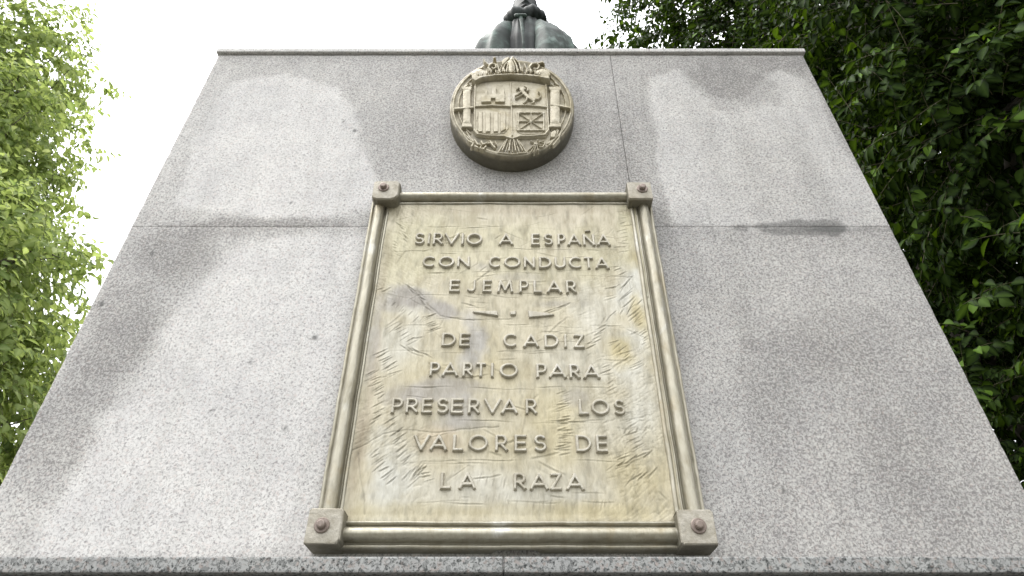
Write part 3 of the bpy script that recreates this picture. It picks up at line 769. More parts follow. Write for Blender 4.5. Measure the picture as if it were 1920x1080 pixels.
# ------------------------------------------------------------------ medallion with the arms
TM = .067
med = empty('coat_of_arms_medallion', (0, 0, 0), label='oval cast medallion with a quartered coat of arms above the plaque', category='medallion')
def Mz(x, y): return P(820 + x / 3.176, y / 3.176, TM)
mcx, mcz = 0.0, 1.880; mrx, mrz = .2125, .263
nr = 72; na = 160
rings = []
prof_m = [(1.000, 0.0), (1.008, .012), (1.004, .045), (1.000, .060), (.992, .0655), (.978, .067)]
for (s, t) in prof_m: rings.append((s, t))
for k in range(1, 46): rings.append((.978 * (1 - k / 46), .067 - .003 * (sstep(0, 1, np.array(min(1, k / 3.0))))))
A = np.linspace(0, 2 * math.pi, na, endpoint=False)
V = []
for (s, t) in rings:
    wv = 1 + (fbm(A * 3, A * 0 + 2, 101) - .5) * .012 * (s > .9)
    x = mcx + np.cos(A) * mrx * s * wv; z = mcz + np.sin(A) * mrz * s * wv
    tt = t + ((fbm(x * 40, z * 40, 103) - .5) * .0022 if t > .05 else 0) + (0 if t < .05 else 0)
    V.append(np.stack([x, -np.broadcast_to(tt, x.shape), z + H], 1))
V = np.concatenate(V)
i, j = np.meshgrid(np.arange(len(rings) - 1), np.arange(na), indexing='ij'); i = i.ravel(); j = j.ravel(); jn = (j + 1) % na
F = np.stack([i * na + j, i * na + jn, (i + 1) * na + jn, (i + 1) * na + j], 1)
me = mesh_np('disc', V, F)
bm = bmesh.new(); bm.from_mesh(me); bm.verts.ensure_lookup_table(); bm.faces.new([bm.verts[(len(rings) - 1) * na + k] for k in range(na)])
bmesh.ops.recalc_face_normals(bm, faces=bm.faces); bm.to_mesh(me); bm.free(); me.polygons.foreach_set('use_smooth', [True] * len(me.polygons))
co = np.zeros(len(me.vertices) * 3); me.vertices.foreach_get('co', co); co = co.reshape(-1, 3)
attr(me, 'grime_shade', np.where(co[:, 1] > -.058, .80 + .3 * (fbm(co[:, 0] * 20, co[:, 2] * 20, 107) - .5), np.clip(.5 - fbm(co[:, 0] * 45, co[:, 2] * 45, 108), 0, 1) * 1.6 + .22))  # rim darkened with painted underside shade; front mottled and slightly darker
obj('disc', me, M_medal, med)
TB = .0640
def mrel(name, strokes=(), polys=(), hgt=.007, soft=.003, base=TB, wob=.0018, dome=0.0, res=.0011, mat=None):
    """strokes: (list of zoom points, half width in m); polys: lists of zoom points"""
    ST = [([Mz(*p) for p in pts], hw) for pts, hw in strokes]; PL = [[Mz(*p) for p in pts] for pts in polys]
    xs = [p[0] for pts, hw in ST for p in pts] + [p[0] for pts in PL for p in pts]
    zs = [p[1] for pts, hw in ST for p in pts] + [p[1] for pts in PL for p in pts]
    mx = max([hw for _, hw in ST] + [0]) + .004
    def fn(X, Z):
        d = np.full(X.shape, 1e9)
        for pts, hw in ST: d = np.minimum(d, line_d(X, Z, pts, hw))
        for pts in PL: d = np.minimum(d, poly_mask(X, Z, pts, 0))
        return d
    return relief(name, min(xs) - mx, max(xs) + mx, min(zs) - mx, max(zs) + mx, fn, base, hgt * 1.12, soft, med, mat or M_relief, res=res, bury=.004, dome=dome, wob=wob)
# shield field and frame
mrel('shield', polys=[[(225, 505), (300, 492), (437, 486), (560, 494), (650, 512), (660, 640), (668, 790), (645, 820), (560, 826), (490, 826), (447, 842), (405, 826), (300, 824), (238, 815), (217, 790), (222, 640)]], hgt=.0055, soft=.003)
T2 = TB + .0055
fr_l = [(228, 510), (222, 640), (221, 785), (238, 808), (300, 818), (395, 820), (447, 836), (495, 820), (560, 820), (640, 812), (662, 785), (655, 640), (646, 515)]
mrel('shield_border', strokes=[(fr_l, .0030)], base=T2, hgt=.006, soft=.0028, dome=.2)
mrel('shield_divider', strokes=[([(437, 505), (441, 640), (446, 815)], .0030)], base=T2, hgt=.0055, soft=.0028)
mrel('shield_divider', strokes=[([(228, 645), (330, 640), (437, 646)], .0028), ([(445, 640), (550, 640), (652, 650)], .0028)], base=T2, hgt=.0075, soft=.0028)
for s in ([(246, 672), (236, 720), (238, 780), (270, 800), (330, 805), (395, 800), (424, 770), (428, 672)], [(462, 672), (466, 720), (470, 780), (500, 803), (560, 806), (615, 803), (640, 780), (640, 672)]):
    mrel('quarter_rim', strokes=[(s, .0016)], base=T2, hgt=.003, soft=.0022)
mrel('castle', polys=[[(262, 622), (262, 582), (280, 580), (284, 552), (300, 548), (304, 578), (322, 578), (326, 534), (352, 534), (354, 576), (370, 576), (374, 548), (402, 548), (404, 622), (345, 622), (345, 600), (322, 600), (322, 622)]], base=T2, hgt=.008, soft=.0025)
for x0, x1 in ((244, 270), (288, 317), (334, 363), (376, 408)):
    mrel('stripe', polys=[[(x0, 676), (x1, 676), (x1, 794 if x1 < 380 else 780), (x0, 796)]], base=T2, hgt=.0055, soft=.0025)
mrel('lion', strokes=[([(500, 548), (520, 575), (548, 598), (572, 612)], .0072), ([(496, 540), (515, 545)], .0070), ([(500, 560), (478, 578), (464, 584)], .0026), ([(512, 575), (486, 592), (466, 600)], .0024), ([(535, 590), (530, 615), (514, 630)], .0032), ([(568, 608), (575, 625), (560, 632)], .0034), ([(575, 605), (598, 606), (615, 592), (614, 572), (602, 562)], .0026), ([(483, 536), (474, 545)], .003), ([(522, 530), (540, 540), (538, 556)], .004)], base=T2, hgt=.0085, soft=.003, dome=.3)
mrel('chain', strokes=[([(482, 682), (634, 682), (634, 786), (482, 786), (482, 682)], .0028), ([(482, 682), (634, 786)], .0020), ([(634, 682), (482, 786)], .0020), ([(558, 682), (558, 786)], .0020), ([(482, 734), (634, 734)], .0020)] + [([(x, y), (x + 1, y)], .0046) for x in (482, 520, 558, 596, 634) for y in (682, 786)] + [([(x, 734), (x + 1, 734)], .0046) for x in (482, 558, 634)], base=T2, hgt=.006, soft=.0025, dome=.2)
# pillars
for xs_, band, lab in (((150, 205), [(108, 664), (150, 660), (212, 655)], 0), ((668, 735), [(680, 640), (740, 648), (786, 658)], 1)):
    a, b_ = xs_
    mrel('pillar', polys=[[(a + 2, 545), (b_ - 4, 545), (b_ - 4, 750), (a + 2, 750)]], hgt=.0095, soft=.004, dome=.5)
    mrel('pillar_capital', polys=[[(a - 6, 530), (b_ + 4, 530), (b_, 550), (a, 550)]], hgt=.012, soft=.003)
    mrel('pillar_base', polys=[[(a, 748), (b_, 748), (b_ + 6, 770), (a - 6, 770)]], hgt=.012, soft=.003)
    mrel('pillar_ribbon', strokes=[(band, .0048)], hgt=.0145, soft=.003)
# side ribs that follow the rim
def ell(s, a0, a1, n=26):
    return [(mcx + mrx * s * math.cos(math.radians(a0 + (a1 - a0) * k / n)), mcz + mrz * s * math.sin(math.radians(a0 + (a1 - a0) * k / n))) for k in range(n + 1)]
def rib(s, a0, a1, hw, hgt):
    pts = ell(s, a0, a1); xs = [p[0] for p in pts]; zs = [p[1] for p in pts]
    relief('rib', min(xs) - .01, max(xs) + .01, min(zs) - .01, max(zs) + .01, lambda X, Z: line_d(X, Z, pts, hw), TB, hgt, .003, med, M_relief, res=.0012, bury=.004, wob=.002)
rib(.945, 122, 235, .0034, .0065); rib(.945, 305, 418, .0034, .0065)
rib(.865, 128, 222, .0028, .006); rib(.865, -42, 52, .0028, .006)
rib(.80, 185, 218, .0022, .004); rib(.80, -40, -5, .0022, .004)
rib(.955, 238, 302, .0045, .004)
# crown arc over the shield and the crest
mrel('crown_band', polys=[[(205, 500), (212, 478), (250, 486), (330, 476), (437, 470), (545, 474), (640, 486), (660, 480), (672, 505), (600, 490), (520, 482), (437, 478), (350, 482), (270, 494), (228, 515)]], hgt=.024, soft=.004, wob=.003)
mrel('eagle', strokes=[([(437, 392), (437, 450)], .009), ([(452, 375), (470, 410), (480, 452)], .0045), ([(462, 372), (488, 400), (500, 445)], .0036), ([(430, 385), (418, 415), (412, 450)], .0045), ([(420, 390), (400, 412), (390, 448)], .0036), ([(440, 378), (455, 410), (460, 455)], .004), ([(448, 366), (440, 380)], .006)], hgt=.017, soft=.004, dome=.3)
mrel('eagle_head', polys=[[(384, 405), (388, 380), (408, 368), (432, 360), (425, 378), (404, 398), (392, 412)]], hgt=.019, soft=.004)
mrel('orb', strokes=[([(341, 372), (342, 372)], .0066)], hgt=.018, soft=.006, dome=.6)
mrel('scroll', strokes=[([(318, 440), (305, 415), (322, 396), (345, 398), (350, 418), (335, 428), (325, 418)], .0034), ([(355, 400), (366, 430), (362, 458)], .003), ([(300, 400), (285, 385), (278, 370)], .0028), ([(378, 420), (372, 450)], .0026)], hgt=.015, soft=.003, wob=.003)
mrel('scroll', strokes=[([(560, 440), (548, 418), (562, 396), (590, 392), (606, 408), (596, 428), (575, 425)], .0036), ([(520, 400), (530, 430), (526, 458)], .003), ([(600, 395), (625, 385), (635, 395)], .0032), ([(545, 450), (575, 440)], .0024)], hgt=.015, soft=.003, wob=.003)
mrel('wing', polys=[[(205, 478), (202, 450), (225, 432), (262, 428), (300, 440), (320, 460), (290, 470), (250, 478), (220, 490)]], hgt=.012, soft=.005, wob=.005, dome=.4)
mrel('wing', polys=[[(668, 480), (676, 455), (655, 432), (620, 424), (588, 436), (570, 458), (600, 466), (640, 476), (655, 492)]], hgt=.012, soft=.005, wob=.005, dome=.4)
for a, b_ in (((215, 455), (275, 440)), ((222, 470), (290, 452))): mrel('feather', strokes=[([a, b_], .0020)], base=TB + .010, hgt=.006, soft=.0025)
for a, b_ in (((600, 440), (660, 452)), ((590, 452), (650, 470))): mrel('feather', strokes=[([a, b_], .0020)], base=TB + .010, hgt=.006, soft=.0025)
for k in range(15):
    x = 245 + k * 26; y = 470 - 14 * math.sin(math.pi * k / 14)
    mrel('crown_leaf', strokes=[([(x, y), (x + R.uniform(-6, 6), y - R.uniform(12, 24))], .0022)], base=TB + .016, hgt=R.uniform(.006, .011), soft=.003)
for q in ([(190, 505), (205, 520), (195, 528)], [(180, 515), (165, 528)], [(680, 510), (695, 522), (715, 528)], [(700, 500), (720, 515)]):
    mrel('scroll', strokes=[(q, .003)], hgt=.010, soft=.003)
for k in range(34):
    a = math.radians(28 + 124 * k / 33 + R.uniform(-2, 2)); s_ = R.uniform(.72, .93)
    x = 437 + 340 * math.cos(a) * s_ * .95; y = 640 - 265 * math.sin(a) * s_
    if y > 468: continue
    b_ = R.uniform(0, 3.1); L_ = R.uniform(8, 20)
    mrel('crest_leaf', strokes=[([(x - math.cos(b_) * L_, y - math.sin(b_) * L_), (x + R.uniform(-4, 4), y + R.uniform(-4, 4)), (x + math.cos(b_ + .7) * L_, y + math.sin(b_ + .7) * L_)], R.uniform(.0018, .0032))], base=TB + .002, hgt=R.uniform(.009, .015), soft=.003, wob=.003, res=.0014)
# yoke, fan and arrows at the foot
for k in range(9):
    f = k / 8; mrel('fan_fold', strokes=[([(405 + 80 * f, 842), (366 + 162 * f, 908 - 6 * abs(f - .5))], .0028)], hgt=.006 + .005 * (k % 2), soft=.0028)
mrel('fan_hem', strokes=[([(362, 912), (447, 922), (530, 912)], .0028)], hgt=.007, soft=.003)
mrel('yoke', strokes=[([(190, 850), (215, 862), (205, 880)], .0036), ([(225, 845), (240, 868), (262, 872)], .0036), ([(262, 850), (270, 868), (295, 862)], .0032), ([(290, 880), (275, 896), (255, 892), (262, 876)], .0030), ([(315, 850), (330, 875), (345, 888)], .0038), ([(305, 862), (330, 858)], .003), ([(345, 850), (352, 870)], .003), ([(225, 880), (240, 886)], .004)], hgt=.010, soft=.003, wob=.003)
mrel('arrows', strokes=[([(580, 868), (540, 905)], .0020), ([(584, 868), (556, 914)], .0020), ([(588, 870), (574, 914)], .0020), ([(592, 868), (600, 905)], .002), ([(582, 862), (556, 848)], .0020), ([(588, 860), (600, 838)], .0020), ([(592, 862), (632, 846)], .0020), ([(594, 868), (640, 872)], .0020), ([(612, 850), (640, 862), (628, 885), (605, 882)], .0022), ([(580, 865), (594, 865)], .004)], hgt=.010, soft=.0028, wob=.002)
mrel('tassel', polys=[[(676, 800), (700, 785), (712, 800), (700, 830), (672, 828)]], hgt=.011, soft=.004)
for q in ([(720, 780), (700, 830), (665, 870)], [(742, 770), (722, 830), (690, 868)], [(175, 790), (195, 825), (215, 845)], [(150, 790), (170, 825), (190, 848)]):
    mrel('ribbon_fold', strokes=[(q, .0030)], hgt=.007, soft=.003)

# ------------------------------------------------------------------ statue on top
SX, SY, SZ = .09, 1.0, 2.300 + H
st = empty('cloaked_statue', (SX, SY, SZ), label='dark weathered bronze statue of a cloaked figure standing on the pedestal', category='statue')
def loft(name, zs, fn, parent, mat, na=128, cap=True):
    A = np.linspace(0, 2 * math.pi, na, endpoint=False); V = []
    for z in zs:
        x, y, zz = fn(A, z); V.append(np.stack([x, y, np.broadcast_to(zz, x.shape)], 1))
    V = np.concatenate(V); n = len(zs)
    i, j = np.meshgrid(np.arange(n - 1), np.arange(na), indexing='ij'); i = i.ravel(); j = j.ravel(); jn = (j + 1) % na
    me = mesh_np(name, V, np.stack([i * na + j, i * na + jn, (i + 1) * na + jn, (i + 1) * na + j], 1))
    if cap:
        bm = bmesh.new(); bm.from_mesh(me); bm.verts.ensure_lookup_table()
        bm.faces.new([bm.verts[k] for k in range(na)]); bm.faces.new([bm.verts[(n - 1) * na + k] for k in range(na)])
        bmesh.ops.recalc_face_normals(bm, faces=bm.faces); bm.to_mesh(me); bm.free(); me.polygons.foreach_set('use_smooth', [True] * len(me.polygons))
    return obj(name, me, mat, parent)
# angle -pi/2 faces the viewer
hz = np.array([0, .3, .9, 1.25, 1.42, 1.52, 1.60, 1.66, 1.70, 1.74, 1.78]); ha = np.array([.40, .39, .38, .37, .35, .31, .265, .205, .15, .11, .09])
def cloak(A, z):
    a = np.interp(z, hz, ha); b = a * .62
    ca, sa = np.cos(A), np.sin(A)
    fold = .030 * np.sin(A * 5 + 2.2 * math.sin(z * 2.1)) + .018 * np.sin(A * 11 + z * 3) + .006 * np.sin(A * 23 - z * 4)
    k = .25 + .8 * (1 - float(sstep(1.2, 1.75, z)))
    r = 1 + fold * float(k) * 1.6
    r = r + (fbm((A + 4) * 7, A * 0 + z * 2.3, 131, 3) - .5) * .16 + (np.abs(fbm((A + 4) * 13, A * 0 + z * 1.1, 137, 2) - .5)) * .10
    # opening down the middle of the front
    da = np.angle(np.exp(1j * (A + math.pi / 2 + .10)))
    r = r - .42 * np.exp(-(da / .30) ** 4)
    da2 = np.angle(np.exp(1j * (A + math.pi / 2 - .42))); r = r + .09 * np.exp(-(da2 / .26) ** 2)
    da3 = np.angle(np.exp(1j * (A + math.pi / 2 + .52))); r = r + .07 * np.exp(-(da3 / .16) ** 2)
    return ca * a * r, sa * b * r * 1.05, z
loft('cloak', np.linspace(0.02, 1.78, 90), cloak, st, M_bronze, 200)
def tunic(A, z):
    a = np.interp(z, [.05, 1.4, 1.65, 1.80], [.17, .17, .13, .08]); fold = .02 * np.sin(A * 22)
    return np.cos(A) * a * (1 + fold), np.sin(A) * (a * .95) * (1 + fold) - .045, z
loft('tunic', np.linspace(.05, 1.80, 50), tunic, st, M_bronze_dark, 128)
# head and neck as one surface
hp = [(1.84, .066, .070, 0), (1.90, .060, .066, -.005), (1.945, .058, .062, -.012), (1.965, .060, .085, -.030), (1.99, .068, .102, -.020), (2.03, .075, .108, -.014), (2.08, .079, .108, -.008), (2.12, .081, .110, -.004), (2.17, .080, .108, 0), (2.21, .070, .096, .002), (2.235, .050, .070, .004), (2.25, .018, .026, .006)]
hp = np.array(hp)
def head(A, z):
    ax = np.interp(z, hp[:, 0], hp[:, 1]); ay = np.interp(z, hp[:, 0], hp[:, 2]); oy = np.interp(z, hp[:, 0], hp[:, 3])
    x = np.cos(A) * ax; y = np.sin(A) * ay + oy
    f = np.exp(-(np.angle(np.exp(1j * (A + math.pi / 2))) / .16) ** 2)
    y = y - f * .030 * math.exp(-((z - 2.065) / .022) ** 2) - f * .012 * math.exp(-((z - 2.10) / .03) ** 2)           # nose
    fm = np.exp(-(np.angle(np.exp(1j * (A + math.pi / 2))) / .34) ** 2)
    y = y + fm * .006 * math.exp(-((z - 2.025) / .004) ** 2) - fm * .007 * (math.exp(-((z - 2.034) / .005) ** 2) + math.exp(-((z - 2.016) / .005) ** 2))
    y = y - fm * .010 * math.exp(-((z - 1.985) / .014) ** 2)   # chin
    for sgn in (-1, 1):
        e = np.exp(-(np.angle(np.exp(1j * (A + math.pi / 2 - sgn * .42))) / .20) ** 2)
        y = y + e * .012 * math.exp(-((z - 2.112) / .012) ** 2) - e * .006 * math.exp(-((z - 2.110) / .005) ** 2) - e * .008 * math.exp(-((z - 2.135) / .010) ** 2)
        ear = np.exp(-(np.angle(np.exp(1j * (A - (0 if sgn > 0 else math.pi)))) / .16) ** 2) * math.exp(-((z - 2.085) / .026) ** 2)
        x = x + sgn * ear * .016
    return x, y, z - .12
loft('head', np.linspace(1.84, 2.25, 110), head, st, M_bronze_dark, 144)
def hair(A, z):
    ax = np.interp(z, [2.07, 2.12, 2.17, 2.21, 2.245, 2.268], [.080, .089, .088, .078, .056, .012]); ay = ax * 1.32
    n = 1 + .03 * np.sin(A * 18 + z * 60) * np.sin(z * 90)
    y = np.sin(A) * ay * n + .012
    front = np.exp(-(np.angle(np.exp(1j * (A + math.pi / 2))) / .95) ** 2)
    lift = .085 * front * max(0, (2.17 - z) / .1)
    return np.cos(A) * ax * n, y + front * .02 * max(0, (2.2 - z) / .1), z + lift - .12
loft('hair', np.linspace(2.07, 2.268, 30), hair, st, M_bronze_dark, 128)
# heavy rolled collar and the knot with its ring
bm = bmesh.new(); na, nb = 96, 24; vs = []
for i in range(na):
    A = 2 * math.pi * i / na
    lum = 1 + .16 * math.sin(A * 5 + .6) + .10 * math.sin(A * 9 + 1) + .05 * math.sin(A * 23)
    for j in range(nb):
        B = 2 * math.pi * j / nb
        r = .050 * lum
        R_ = .100 + math.cos(B) * r
        vs.append(bm.verts.new((math.cos(A) * R_ * 1.08, math.sin(A) * R_ * 1.12 - .02, 1.775 + math.sin(B) * r * 1.35 + .040 * math.sin(A))))
for i in range(na):
    for j in range(nb): bm.faces.new((vs[i * nb + j], vs[((i + 1) % na) * nb + j], vs[((i + 1) % na) * nb + (j + 1) % nb], vs[i * nb + (j + 1) % nb]))
obj('collar', bm_mesh('collar', bm, True), M_bronze_dark, st)
def torus(name, cx, cy, cz, R0, r0, parent, mat, tilt=0.5, na=40, nb=12, asp=.8):
    bm = bmesh.new(); vs = []
    for i in range(na):
        A = 2 * math.pi * i / na
        for j in range(nb):
            B = 2 * math.pi * j / nb; rr = R0 + math.cos(B) * r0
            p = Vector((math.cos(A) * rr, math.sin(B) * r0, math.sin(A) * rr * asp)); p.rotate(Matrix.Rotation(-tilt, 3, 'X'))
            vs.append(bm.verts.new((cx + p.x, cy + p.y, cz + p.z)))
    for i in range(na):
        for j in range(nb): bm.faces.new((vs[i * nb + j], vs[((i + 1) % na) * nb + j], vs[((i + 1) % na) * nb + (j + 1) % nb], vs[i * nb + (j + 1) % nb]))
    return obj(name, bm_mesh(name, bm, True), mat, parent)
torus('cloak_ring', -.035, -.185, 1.635, .030, .012, st, M_bronze)
def tube(pts, r0, r1, n=10, bm=None):
    own = bm is None
    if own: bm = bmesh.new()
    rings = []; m = len(pts)
    for k, p in enumerate(pts):
        p = Vector(p); d = (Vector(pts[min(k + 1, m - 1)]) - Vector(pts[max(k - 1, 0)])).normalized()
        u = d.orthogonal().normalized() if k == 0 else (u_prev - d * u_prev.dot(d)).normalized()
        u_prev = u; v = d.cross(u); r = r0 + (r1 - r0) * k / (m - 1)
        rings.append([bm.verts.new(p + (u * math.cos(2 * math.pi * q / n) + v * math.sin(2 * math.pi * q / n)) * r) for q in range(n)])
    for a, b in zip(rings[:-1], rings[1:]):
        for q in range(n): bm.faces.new((a[q], a[(q + 1) % n], b[(q + 1) % n], b[q]))
    bm.faces.new(rings[0][::-1]); bm.faces.new(rings[-1])
    return bm
obj('cloak_cord', bm_mesh('cloak_cord', tube([(-.035, -.185, 1.62), (-.030, -.192, 1.55), (-.025, -.198, 1.45), (-.02, -.20, 1.30), (-.02, -.20, 1.15)], .014, .010), True), M_bronze, st)
for sx in (-.09, .09):
    bm = bmesh.new(); r = bmesh.ops.create_uvsphere(bm, u_segments=20, v_segments=12, radius=1)
    for v in bm.verts: v.co = Vector((sx + v.co.x * .05 * (1 + .2 * (v.co.y < 0)), -.22 + v.co.y * .13, max(0.001, .035 + v.co.z * .05)))
    obj('boot', bm_mesh('boot', bm, True), M_bronze, st)
bm = bmesh.new(); add_box(bm, -.42, .42, -.36, .36, 0, .025, .006); obj('base', bm_mesh('base', bm), M_bronze, st)

# ------------------------------------------------------------------ trees
def leaf_mesh(name):
    """a pointed oval leaf, length 1 along +Y, folded on the midrib and drooping"""
    L = [0, .22, .5, .78, 1.0]; W = [0.02, .26, .33, .21, 0.0]
    V = []; F = []
    for l, wd in zip(L, W):
        zc = -.16 * l * l
        V += [(-wd, l, zc + wd * .35), (0, l, zc), (wd, l, zc + wd * .35)]
    for k in range(4):
        a = k * 3; F += [(a, a + 1, a + 4, a + 3), (a + 1, a + 2, a + 5, a + 4)]
    return np.array(V, dtype=float), np.array(F)
LV, LF = leaf_mesh('leaf')
lme = {}
def leaf_data(mat):
    if mat.name not in lme:
        m = mesh_np('leaf', LV, LF); m.materials.append(mat); attr(m, 'vein', [(.25 if i % 3 == 1 else 0) for i in range(len(LV))]); lme[mat.name] = m
    return lme[mat.name]
def norm(a): return a / np.maximum(1e-9, np.linalg.norm(a, axis=1, keepdims=True))

def make_tree(name, label, base, trunk_top, trunk_r, limb_ends, sampler, n_twig, per, size, mat, seed, near_push=None):
    g = np.random.default_rng(seed)
    root = empty(name, base, label=label, category='tree')
    B = np.array(base, float)
    loc = lambda p: tuple(np.array(p, float) - B)
    rr = random.Random(seed)
    # trunk
    def bend(a, b, n, j):
        a = np.array(a, float); b = np.array(b, float); out = []
        for k in range(n + 1):
            f = k / n; p = a + (b - a) * f + (np.array([rr.gauss(0, j), rr.gauss(0, j), 0]) if 0 < k < n else 0); out.append(p)
        return out
    tp = bend(base, trunk_top, 7, .05)
    obj('trunk', bm_mesh('trunk', tube([loc(p) for p in tp], trunk_r, trunk_r * .62, 14), True), M_bark, root)
    tips = []
    for e in limb_ends:
        lp = bend(trunk_top, e, 8, .12)
        for k in range(1, 8): lp[k][2] += .35 * math.sin(math.pi * k / 8)
        obj('limb', bm_mesh('limb', tube([loc(p) for p in lp], trunk_r * .42, .022, 8), True), M_bark, root)
        tips += [lp[k] for k in range(3, 9)]
    # crown: twigs
    c, out = sampler(g, n_twig)
    d = norm(out * .9 + g.normal(0, .55, c.shape) + np.array([0, 0, -.05]))
    L = g.uniform(.22, .48, len(c))
    # branchlets joining limbs to part of the twigs
    bm = bmesh.new(); tips = np.array(tips); sel = g.choice(len(c), min(260, len(c)), replace=False)
    for i in sel:
        j = np.argmin(((tips - c[i]) ** 2).sum(1)); a = tips[j]; b = c[i]
        mid = (a + b) / 2 + g.normal(0, .12, 3) + np.array([0, 0, .1])
        tube([loc(a), loc((a + mid) / 2 + g.normal(0, .03, 3)), loc(mid), loc((mid + b) / 2 + g.normal(0, .03, 3)), loc(b)], .013, .004, 5, bm)
    obj('branches', bm_mesh('branches', bm, True), M_bark, root, kind='stuff')
    fs = (np.arange(per) + .6) / per
    pos = []; dirs = []; nrm = []; sz = []
    tw_v = []; tw_f = []; base_i = 0
    side0 = norm(np.cross(d, np.array([0, 0, 1.0]))); 
    for k, f in enumerate(fs):
        p = c + d * (L * f)[:, None] + np.array([0, 0, -.22]) * (L * f * f)[:, None]
        sgn = 1 if k % 2 else -1
        ld = norm(d * .55 + side0 * sgn * .75 + g.normal(0, .28, c.shape) + np.array([0, 0, -.75]))
        if k == per - 1: ld = norm(d + np.array([0, 0, -.7]) + g.normal(0, .15, c.shape))
        nn = norm(np.array([0, 0, .8]) + out * .8 + g.normal(0, .45, c.shape))
        pos.append(p + ld * .012); dirs.append(ld); nrm.append(nn); sz.append(size * g.uniform(.55, 1.2, len(c)) * (1 - .25 * (f > .85)))
    pos = np.concatenate(pos); dirs = np.concatenate(dirs); nrm = np.concatenate(nrm); sz = np.concatenate(sz)
    xax = norm(np.cross(dirs, nrm)); zax = np.cross(xax, dirs)
    # which leaves show largest
    cp = np.array([0, -D, H]); v = pos - cp
    fwd = np.array([0, math.cos(PITCH), math.sin(PITCH)]); up = np.array([0, -math.sin(PITCH), math.cos(PITCH)])
    zc = v @ fwd; px = 1250 * v[:, 0] / zc; py = 1250 * (v @ up) / zc
    vis = (zc > .3) & (np.abs(px) < 950) & (np.abs(py) < 530)
    # hidden by the pedestal?
    tpl = D / np.maximum(1e-6, v[:, 1]); xi = v[:, 0] * tpl; zi = v[:, 2] * tpl
    hid = (v[:, 1] > D) & (np.abs(xi) < 1.16) & (zi < 2.3)
    score = np.where(vis & ~hid, sz / np.maximum(zc, .1), 0)
    order = np.argsort(-score); solo = order[:300]; rest = np.ones(len(pos), bool); rest[solo] = False
    lm = leaf_data(mat)
    for i in solo:
        o = bpy.data.objects.new('leaf', lm); C.objects.link(o); o.parent = root
        M = Matrix(((*xax[i],), (*dirs[i],), (*zax[i],))).transposed().to_4x4()
        o.matrix_local = Matrix.Translation(Vector(pos[i] - B)) @ M @ Matrix.Scale(sz[i], 4)
    idx = np.nonzero(rest)[0]
    bendf = g.uniform(.4, 2.4, len(idx)); wf = g.uniform(.8, 1.15, len(idx))
    base_ = (pos[idx] - B)[:, None, :]
    lx = LV[None, :, 0] * wf[:, None]; lz = LV[None, :, 2] * bendf[:, None]
    VV = base_ + sz[idx][:, None, None] * (lx[..., None] * xax[idx][:, None, :] + LV[None, :, 1, None] * dirs[idx][:, None, :] + lz[..., None] * zax[idx][:, None, :])
    FF = (LF[None] + (np.arange(len(idx)) * len(LV))[:, None, None]).reshape(-1, 4)
    me = mesh_np('foliage', VV.reshape(-1, 3), FF)
    attr(me, 'vein', np.tile([(.25 if i % 3 == 1 else 0) for i in range(len(LV))], len(idx)))
    obj('foliage', me, mat, root, kind='stuff')
    # twig stems
    r0 = .0028; n = len(c); segs = 4
    TV = []
    for s_ in range(segs + 1):
        f = s_ / segs; p = c + d * (L * f)[:, None] + np.array([0, 0, -.22]) * (L * f * f)[:, None] - B
        for q in range(3):
            a = 2 * math.pi * q / 3; TV.append(p + (side0 * math.cos(a) + np.cross(side0, d) * math.sin(a)) * r0 * (1 - .7 * f))
    TV = np.stack(TV, 1)           # n, (segs+1)*3, 3
    tf = []
    for s_ in range(segs):
        for q in range(3): tf.append((s_ * 3 + q, s_ * 3 + (q + 1) % 3, s_ * 3 + 3 + (q + 1) % 3, s_ * 3 + 3 + q))
    TF = (np.array(tf)[None] + (np.arange(n) * TV.shape[1])[:, None, None]).reshape(-1, 4)
    obj('twigs', mesh_np('twigs', TV.reshape(-1, 3), TF), M_twig, root, kind='stuff')
    return root

def lobes_sampler(lobes, shell=.55, cut=None):
    """lobes: (cx,cy,cz, rx,ry,rz, weight)"""
    LB = np.array(lobes, float)
    def f(g, n):
        cs = []; os_ = []; need = n
        while need > 0:
            k = g.choice(len(LB), need * 2, p=LB[:, 6] / LB[:, 6].sum())
            u = norm(g.normal(0, 1, (len(k), 3))); r = (shell + (1 - shell) * g.random(len(k))) if shell < 1 else np.ones(len(k))
            r = np.where(g.random(len(k)) < .3, g.random(len(k)) ** .4, r)
            # bumps
            b = 1 + .16 * np.sin(u[:, 0] * 6 + k * 2.1) * np.cos(u[:, 2] * 7 + k) + .08 * np.sin(u[:, 1] * 15 + u[:, 2] * 11)
            p = LB[k, :3] + u * LB[k, 3:6] * (r * b)[:, None]
            p[:, 2] += H
            ok = p[:, 2] > .9
            if cut is not None: ok &= cut(p)
            p = p[ok]; o = u[ok]; cs.append(p[:need]); os_.append(o[:need]); need -= len(p[:need])
        return np.concatenate(cs), np.concatenate(os_)
    return f
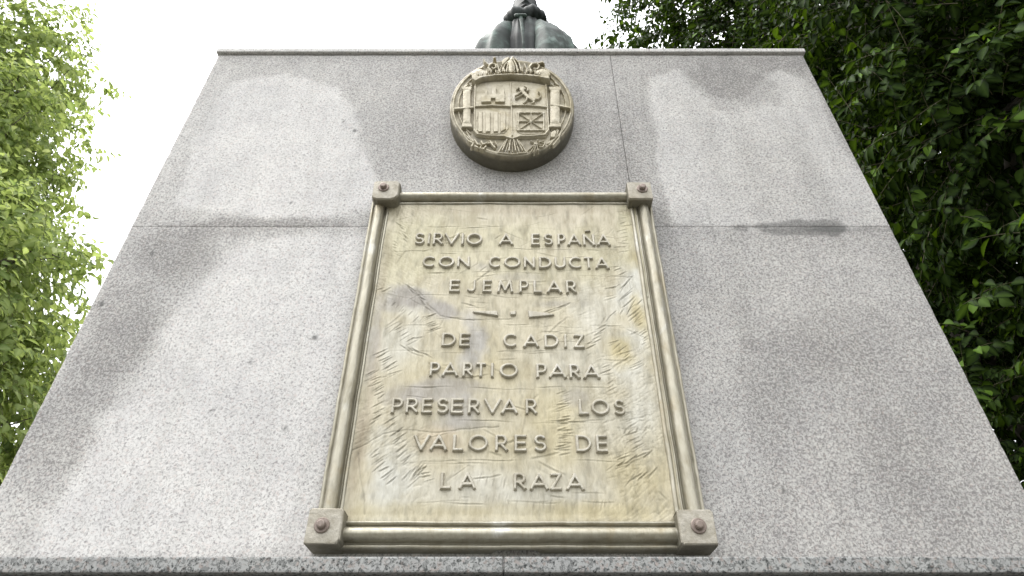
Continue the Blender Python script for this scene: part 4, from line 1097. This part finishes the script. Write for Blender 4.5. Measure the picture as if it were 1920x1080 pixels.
# keep twigs clear of the pedestal and the statue
def clear(p):
    return ~((np.abs(p[:, 0]) < 1.45) & (p[:, 1] > -.5) & (p[:, 1] < 2.8) & (p[:, 2] < 7.0)) & (np.hypot(p[:, 0], p[:, 1] + D) > 1.6)
left_lobes = [(-5.0, 3.0, 1.3, 1.3, 1.5, .9, 1.0), (-4.95, 3.0, 2.5, 1.3, 1.5, .95, 1.3), (-5.2, 3.1, 3.6, 1.3, 1.4, .85, 1.2), (-6.0, 3.3, 4.75, 1.1, 1.2, .7, 1.0),
              (-6.35, 3.4, 5.8, 1.4, 1.3, .8, 1.2), (-7.1, 3.6, 7.1, 1.1, 1.2, .8, .8), (-6.6, 3.8, 7.9, .9, .9, .8, .5), (-6.0, 3.8, 3.0, 1.8, 1.8, 2.4, 1.2)]
make_tree('fig_tree', 'bright light green fig tree rising left of the pedestal', (-5.6, 3.6, 0), (-5.6, 3.7, 2.9), .22,
          [(-4.6, 3.2, 3.6), (-5.0, 3.1, 5.2), (-5.6, 3.4, 6.6), (-6.4, 3.7, 8.6), (-6.6, 4.3, 5.0), (-6.9, 3.4, 6.4)],
          lobes_sampler(left_lobes, .5, clear), 6600, 11, .098, M_leaf_l, 3)
right_lobes = [(4.2, 3.2, 2.0, 1.9, 2.0, 1.5, 1.2), (4.4, 3.4, 4.2, 2.4, 2.2, 1.7, 1.6), (4.4, 3.6, 6.3, 2.6, 2.2, 1.6, 1.6), (4.0, 3.8, 8.2, 2.6, 2.0, 1.5, 1.4), (3.6, 4.0, 9.6, 2.2, 1.8, 1.2, .9),
               (5.6, 3.6, 10.6, 2.6, 2.2, 1.4, .9), (3.3, 1.3, 3.4, 1.05, 1.1, 1.0, .55), (3.1, 1.0, 4.9, 1.1, 1.0, .9, .5), (3.7, 1.2, 2.0, 1.0, 1.1, .9, .5), (5.4, 1.6, 5.5, 2.2, 1.8, 3.0, 1.0),
               (6.2, 4.2, 5.5, 2.2, 2.6, 4.5, 1.4), (4.2, .2, 7.2, 1.6, 2.2, 1.0, 1.0), (3.8, -1.8, 6.8, 2.0, 2.0, 1.1, 1.3), (5.2, -1.5, 4.4, 1.4, 2.2, 1.6, .9)]  # closing lobes sit overhead out of view, added to block sky light
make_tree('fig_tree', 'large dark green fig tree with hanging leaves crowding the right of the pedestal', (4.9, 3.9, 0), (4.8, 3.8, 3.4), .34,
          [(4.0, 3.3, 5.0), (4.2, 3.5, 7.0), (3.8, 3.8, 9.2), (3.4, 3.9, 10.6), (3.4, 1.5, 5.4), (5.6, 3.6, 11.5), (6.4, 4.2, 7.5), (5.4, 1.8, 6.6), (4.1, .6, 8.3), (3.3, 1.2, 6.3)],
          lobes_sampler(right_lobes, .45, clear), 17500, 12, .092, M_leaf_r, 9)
